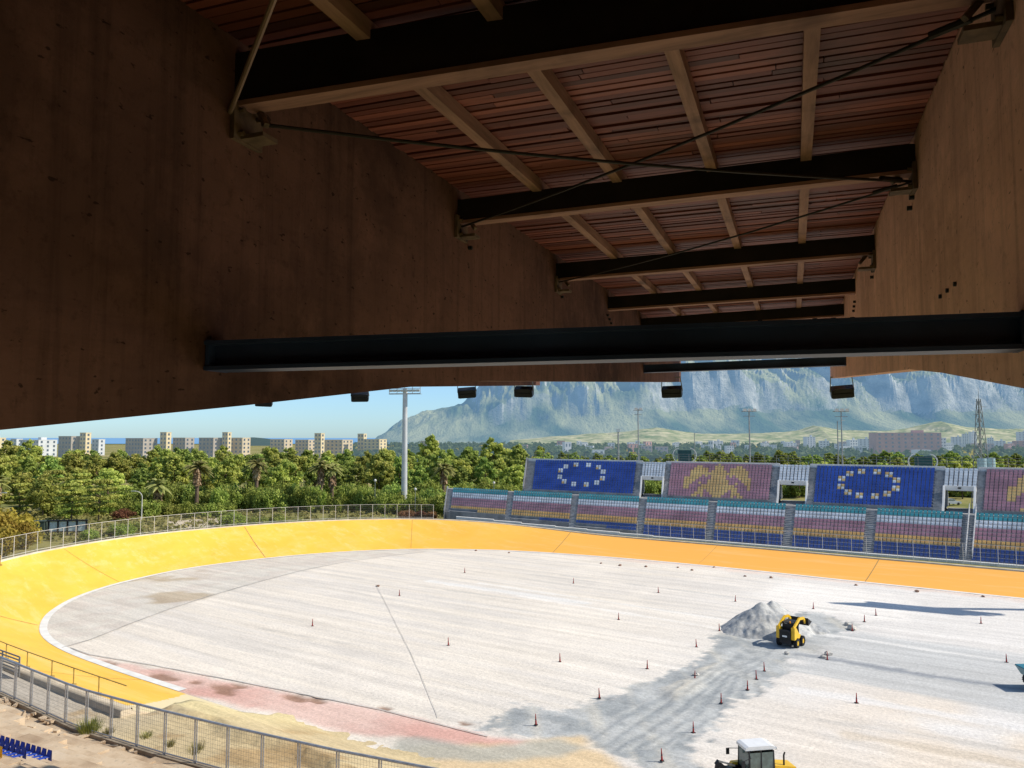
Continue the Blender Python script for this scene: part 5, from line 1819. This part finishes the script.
def skid_steer(p, rz):
    r = empty('skid_steer_loader', p, rz)
    Y_, B_ = M['mach_yellow'], M['black']
    k = MB()
    k.prism([(-1.15, .32), (1.05, .32), (1.15, .55), (1.0, .85), (-.2, 1.0), (-1.15, 1.05)], -.5, .5, 'x'); k.build('chassis', B_, r)
    # side towers with sloping tops
    for s in (-1, 1):
        k = MB(); k.prism([(-1.2, .75), (-.1, .75), (.2, 1.0), (-.25, 1.25), (-.75, 1.75), (-1.15, 1.8)], s * .52, s * .84, 'x'); k.build('side_tower', Y_, r)
    k = MB(); k.prism([(-1.32, .42), (-1.16, .42), (-1.16, 1.55), (-1.3, 1.5)], -.5, .5, 'x')
    for z in (.6, .72, .84, 1.2, 1.3): k.box((0, -1.33, z), (.8, .03, .05))
    dr = k.build('rear_door', B_, r)
    k = MB(); k.box((0, -1.345, 1.02), (.42, .02, .14)); k.build('plate', M['mach_white'], dr)
    k = MB()
    for s in (-1, 1):
        for y in (-.62, .62): k.bar((s * .47, y, .9), (s * .45, y * .93, 2.05), .07)
        for z in (1.25, 1.5, 1.75): k.bar((s * .47, -.6, z), (s * .47, .6, z), .02)
    k.box((0, 0, 2.08), (1.04, 1.36, .09)); k.box((0, -.62, 1.55), (.9, .03, .9))
    k.build('cab', B_, r)
    k = MB(); k.box((0, .6, 1.55), (.86, .02, .86)); k.build('windscreen', M['cab_glass'], r)
    k = MB(); k.box((0, -.1, 1.1), (.5, .5, .14)); k.box((0, -.33, 1.4), (.5, .12, .5)); k.build('seat', B_, r)
    for s in (-1, 1):
        for y in (-.62, .58): wheel(r, (s * .78, y, .42), .42, .3, Y_)
        k = MB()
        a = Vector((s * .68, -1.0, 1.72)); b = Vector((s * .68, .3, 2.35)); c = Vector((s * .68, 1.25, 2.28)); d = Vector((s * .62, 1.75, 1.75))
        k.bar(a, b, .13, .26); k.bar(b, c, .13, .22); k.bar(c, d, .13, .2); k.build('lift_arm', Y_, r)
        k = MB(); k.tube((s * .68, -.5, 1.1), (s * .68, .4, 2.2), .05, n=8); k.build('cylinder', B_, r)
    k = MB()
    k.prism([(1.75, 1.55), (1.85, 1.5), (2.55, 1.75), (2.6, 1.8), (1.95, 1.62), (1.78, 2.15), (1.7, 2.2)], -.92, .92, 'x')
    for s in (-1, 1): k.prism([(1.75, 1.55), (2.55, 1.77), (1.78, 2.15)], s * .92, s * .89, 'x')
    k.build('bucket', B_, r)
    k = MB(); k.tube((.3, -.8, 2.1), (.3, -.8, 2.28), .06, n=8); k.build('beacon', simple('amber_beacon', (.8, .3, .02), .3), r)
    r.scale = (.86, .86, .86)
    return tag(r, 'compact yellow and black skid steer loader parked beside the gravel heap', 'loader')
skid_steer(G(791, 645), R(-42))
def backhoe(p, rz):
    # forward is +y
    r = empty('backhoe_loader', p, rz)
    Y_, B_ = M['mach_yellow'], M['black']
    k = MB(); k.prism([(-1.4, .7), (2.2, .7), (2.2, 1.0), (-1.4, 1.05)], -.45, .45, 'x'); k.build('chassis', B_, r)
    k = MB(); k.prism([(.75, 1.0), (2.25, .95), (2.32, 1.35), (2.2, 1.55), (.75, 1.72)], -.48, .48, 'x'); k.build('hood', Y_, r)
    k = MB(); k.box((0, 2.32, 1.2), (.7, .04, .34)); k.build('grille', B_, r)
    k = MB(); k.tube((.3, 1.55, 1.55), (.3, 1.55, 2.2), .055, n=8); k.tube((.3, 1.55, 2.2), (.3, 1.62, 2.36), .05, n=8); k.build('exhaust', B_, r)
    cab = MB()
    for s in (-1, 1):
        for y in (-.85, -.1, .72): cab.bar((s * .72, y, 1.05), (s * .66, y * .96, 2.68), .08)
        cab.bar((s * .72, -.85, 1.55), (s * .72, .72, 1.55), .06); cab.box((s * .72, -.07, 1.15), (.05, 1.55, .3))
    cab.box((0, -.07, 1.0), (1.46, 1.6, .1)); cab.bar((-.66, -.83, 2.62), (.66, -.83, 2.62), .08); cab.bar((-.66, .7, 2.62), (.66, .7, 2.62), .08)
    cab.build('cab_frame', B_, r)
    for s in (-1, 1):
        k = MB(); k.box((s * .70, -.47, 2.1), (.015, .66, 1.0)); k.box((s * .70, .3, 2.1), (.015, .72, 1.0)); k.build('window', M['cab_glass'], r)
    k = MB(); k.box((0, .72, 2.05), (1.28, .015, 1.1)); k.build('window', M['cab_glass'], r)
    k = MB(); k.box((0, -.84, 2.05), (1.28, .015, 1.1)); k.build('window', M['cab_glass'], r)
    k = MB(); k.prism([(-1.02, 2.7), (.9, 2.7), (.86, 2.84), (.6, 2.92), (-.8, 2.92), (-1.0, 2.84)], -.6, .6, 'x')
    rf = k.build('roof', M['mach_white'], r)
    for s in (-1, 1):
        k = MB(); k.box((s * .5, .93, 2.72), (.2, .08, .12)); k.build('headlight', M['lamp_face'], rf)
    k = MB(); k.box((0, -.2, 1.35), (.5, .5, .15)); k.box((0, -.45, 1.75), (.5, .12, .75)); k.build('seat', B_, r)
    for s in (-1, 1):
        wheel(r, (s * .82, -.75, .72), .72, .42, Y_); wheel(r, (s * .8, 1.75, .48), .48, .3, Y_)
        k = MB(); k.bar((s * .6, .55, 1.45), (s * .6, 2.5, 1.05), .12, .2); k.bar((s * .6, 2.5, 1.05), (s * .6, 2.95, .5), .12, .18); k.build('loader_arm', Y_, r)
        k = MB(); k.prism([(-1.3, 1.0), (.1, 1.0), (.1, 1.45), (-.2, 1.56), (-1.2, 1.56), (-1.42, 1.3)], s * .72, s * 1.02, 'x'); k.build('mudguard', Y_, r)
        k = MB(); k.bar((s * .75, -.75, 2.35), (s * 1.0, -1.35, 2.3), .03); k.box((s * 1.02, -1.38, 2.12), (.05, .2, .36)); k.build('mirror', B_, r)
    k = MB(); k.prism([(2.85, .12), (3.5, .08), (3.52, .14), (3.0, .22), (2.9, .8), (2.82, .82)], -1.05, 1.05, 'x'); k.build('front_bucket', B_, r)
    # backhoe boom folded at the rear
    k = MB(); k.box((0, -1.55, 1.0), (1.5, .22, .8)); k.bar((0, -1.6, 1.1), (.05, -2.6, 2.0), .2, .3); k.bar((.05, -2.5, 1.95), (.05, -2.75, .8), .16, .24); k.build('boom', B_, r)
    k = MB(); k.bar((.16, -1.5, 1.75), (.16, -2.5, 2.08), .09); k.bar((-.2, -1.5, 1.5), (-.1, -2.45, 1.75), .07); k.build('cylinder', M['galv_dull'], r)
    k = MB(); k.prism([(-2.95, .35), (-2.5, .3), (-2.45, .75), (-2.8, .9)], -.3, .3, 'x'); k.build('rear_bucket', B_, r)
    for s in (-1, 1):
        k = MB(); k.box((s * .85, -1.6, .75), (.16, .2, 1.0)); k.box((s * .85, -1.6, .2), (.4, .4, .08)); k.build('stabiliser', B_, r)
    r.scale = (.76, .76, .76)
    return tag(r, 'yellow backhoe loader with white roofed cab at the bottom edge of the picture', 'backhoe loader')
bh = at_depth(754, 739, 36.4)
backhoe(Vector((bh.x, 36.0, 0)), R(-90 + 10))
def dumper(p, rz):
    r = empty('site_dumper', p, rz)
    T_, B_ = M['mach_teal'], M['black']
    k = MB(); k.prism([(-1.5, .55), (1.3, .55), (1.3, .85), (-1.5, .95)], -.5, .5, 'x'); k.build('chassis', B_, r)
    k = MB(); k.prism([(.1, .95), (.35, .8), (1.5, .85), (1.95, 1.55), (1.9, 1.6), (-.05, 1.65), (-.05, 1.6)], -.95, .95, 'x'); k.build('skip', T_, r)
    k = MB(); k.prism([(-1.7, .8), (-.7, .8), (-.7, 1.35), (-1.6, 1.3)], -.6, .6, 'x'); k.build('engine_cover', T_, r)
    k = MB(); k.box((0, -.5, 1.15), (.5, .45, .12)); k.box((0, -.75, 1.4), (.5, .1, .45)); k.build('seat', B_, r)
    k = MB()
    for s in (-1, 1): k.bar((s * .55, -.85, 1.0), (s * .5, -.85, 2.5), .08)
    k.bar((-.52, -.85, 2.5), (.52, -.85, 2.5), .08); k.build('roll_bar', B_, r)
    k = MB(); k.tube((0, -.05, 1.2), (0, -.2, 1.55), .03, n=6); k.tube((0, -.2, 1.55), (0, -.22, 1.58), .2, n=14); k.build('steering_wheel', B_, r)
    for s in (-1, 1):
        wheel(r, (s * .78, .95, .5), .5, .34, M['mach_white']); wheel(r, (s * .78, -1.15, .5), .5, .34, M['mach_white'])
    r.scale = (.82, .82, .82)
    return tag(r, 'teal site dumper half cut off by the right edge of the picture', 'dumper')
dp = G(1017, 690)
dumper((dp.x + 2.15, dp.y + .2, 0), R(86))

def car(p, rz):
    r = empty('parked_car', p, rz)
    paint = simple('silver_paint', (.55, .56, .58), .3, .3, spec=.5)
    k = MB(); k.prism([(-2.1, .35), (2.1, .35), (2.15, .7), (1.95, .88), (.95, .98), (-1.95, 1.0), (-2.15, .75)], -.85, .85, 'y')
    k.prism([(.9, .97), (.25, 1.45), (-1.0, 1.48), (-1.75, .99)], -.74, .74, 'y'); k.build('body', paint, r)
    for s in (-1, 1):
        k = MB(); k.prism([(.7, 1.02), (.2, 1.38), (-.95, 1.4), (-1.5, 1.03)], s * .745, s * .755, 'y'); k.build('window', M['cab_glass'], r)
        for x in (-1.3, 1.3):
            k = MB(); k.tube((x, s * .7, .33), (x, s * .88, .33), .33, n=14); k.build('wheel', M['tyre'], r)
    return tag(r, 'silver car parked behind the stand, seen through the rightmost tunnel', 'car')
cp = G(951, 505)
car(cp, R(10))
# ------------------------------------------------------------------ LIGHT, SKY, CAMERA
SUN_AZ = R(94)     # clockwise from +Y (view direction): to the right and a little behind
SUN_EL = R(41)
world = bpy.data.worlds.new('World')
scene.world = world
world.use_nodes = True
wn = world.node_tree
bg = wn.nodes['Background']
sky = wn.nodes.new('ShaderNodeTexSky')
sky.sky_type = 'NISHITA'
sky.sun_disc = False
sky.sun_elevation = SUN_EL
sky.sun_rotation = SUN_AZ
sky.altitude = 10
sky.air_density = 1.0
sky.dust_density = 0.3
sky.ozone_density = 1.5
tc = wn.nodes.new('ShaderNodeTexCoord')
sx = wn.nodes.new('ShaderNodeSeparateXYZ')
wn.links.new(tc.outputs['Generated'], sx.inputs[0])
mr_ = wn.nodes.new('ShaderNodeMapRange'); mr_.interpolation_type = 'SMOOTHSTEP'
mr_.inputs['From Min'].default_value = -0.02; mr_.inputs['From Max'].default_value = 0.4
wn.links.new(sx.outputs['Z'], mr_.inputs['Value'])
tn = wn.nodes.new('ShaderNodeMix'); tn.data_type = 'RGBA'
tn.inputs['A'].default_value = (0.64, 0.94, 1.38, 1); tn.inputs['B'].default_value = (1, 1, 1, 1)
wn.links.new(mr_.outputs['Result'], tn.inputs['Factor'])
ml_ = wn.nodes.new('ShaderNodeMix'); ml_.data_type = 'RGBA'; ml_.blend_type = 'MULTIPLY'; ml_.inputs['Factor'].default_value = 1
wn.links.new(sky.outputs['Color'], ml_.inputs['A']); wn.links.new(tn.outputs['Result'], ml_.inputs['B'])
wn.links.new(ml_.outputs['Result'], bg.inputs['Color'])
bg.inputs['Strength'].default_value = 0.13
sd = bpy.data.lights.new('sun', 'SUN')
sd.energy = 5.0
sd.angle = R(0.53)
sd.color = (1.0, 0.94, 0.84)
so_ = bpy.data.objects.new('sun', sd)
col.objects.link(so_)
dirv = Vector((math.sin(SUN_AZ) * math.cos(SUN_EL), math.cos(SUN_AZ) * math.cos(SUN_EL), math.sin(SUN_EL)))
so_.rotation_euler = (-dirv).to_track_quat('-Z', 'Y').to_euler()
so_.location = (40, -20, 60)
cd = bpy.data.cameras.new('camera')
cd.sensor_width = 36
cd.lens = F / 1024 * 36
cd.clip_start = 0.05
cd.clip_end = 20000
co = bpy.data.objects.new('camera', cd)
col.objects.link(co)
co.location = (0, 0, H)
co.rotation_euler = (math.pi / 2 + PITCH, 0, 0)
scene.camera = co
scene.view_settings.view_transform = 'Standard'
scene.view_settings.look = 'None'
scene.view_settings.exposure = 0
scene.view_settings.gamma = 1
scene.cycles.max_bounces = 8
scene.cycles.diffuse_bounces = 5
scene.cycles.use_denoising = True
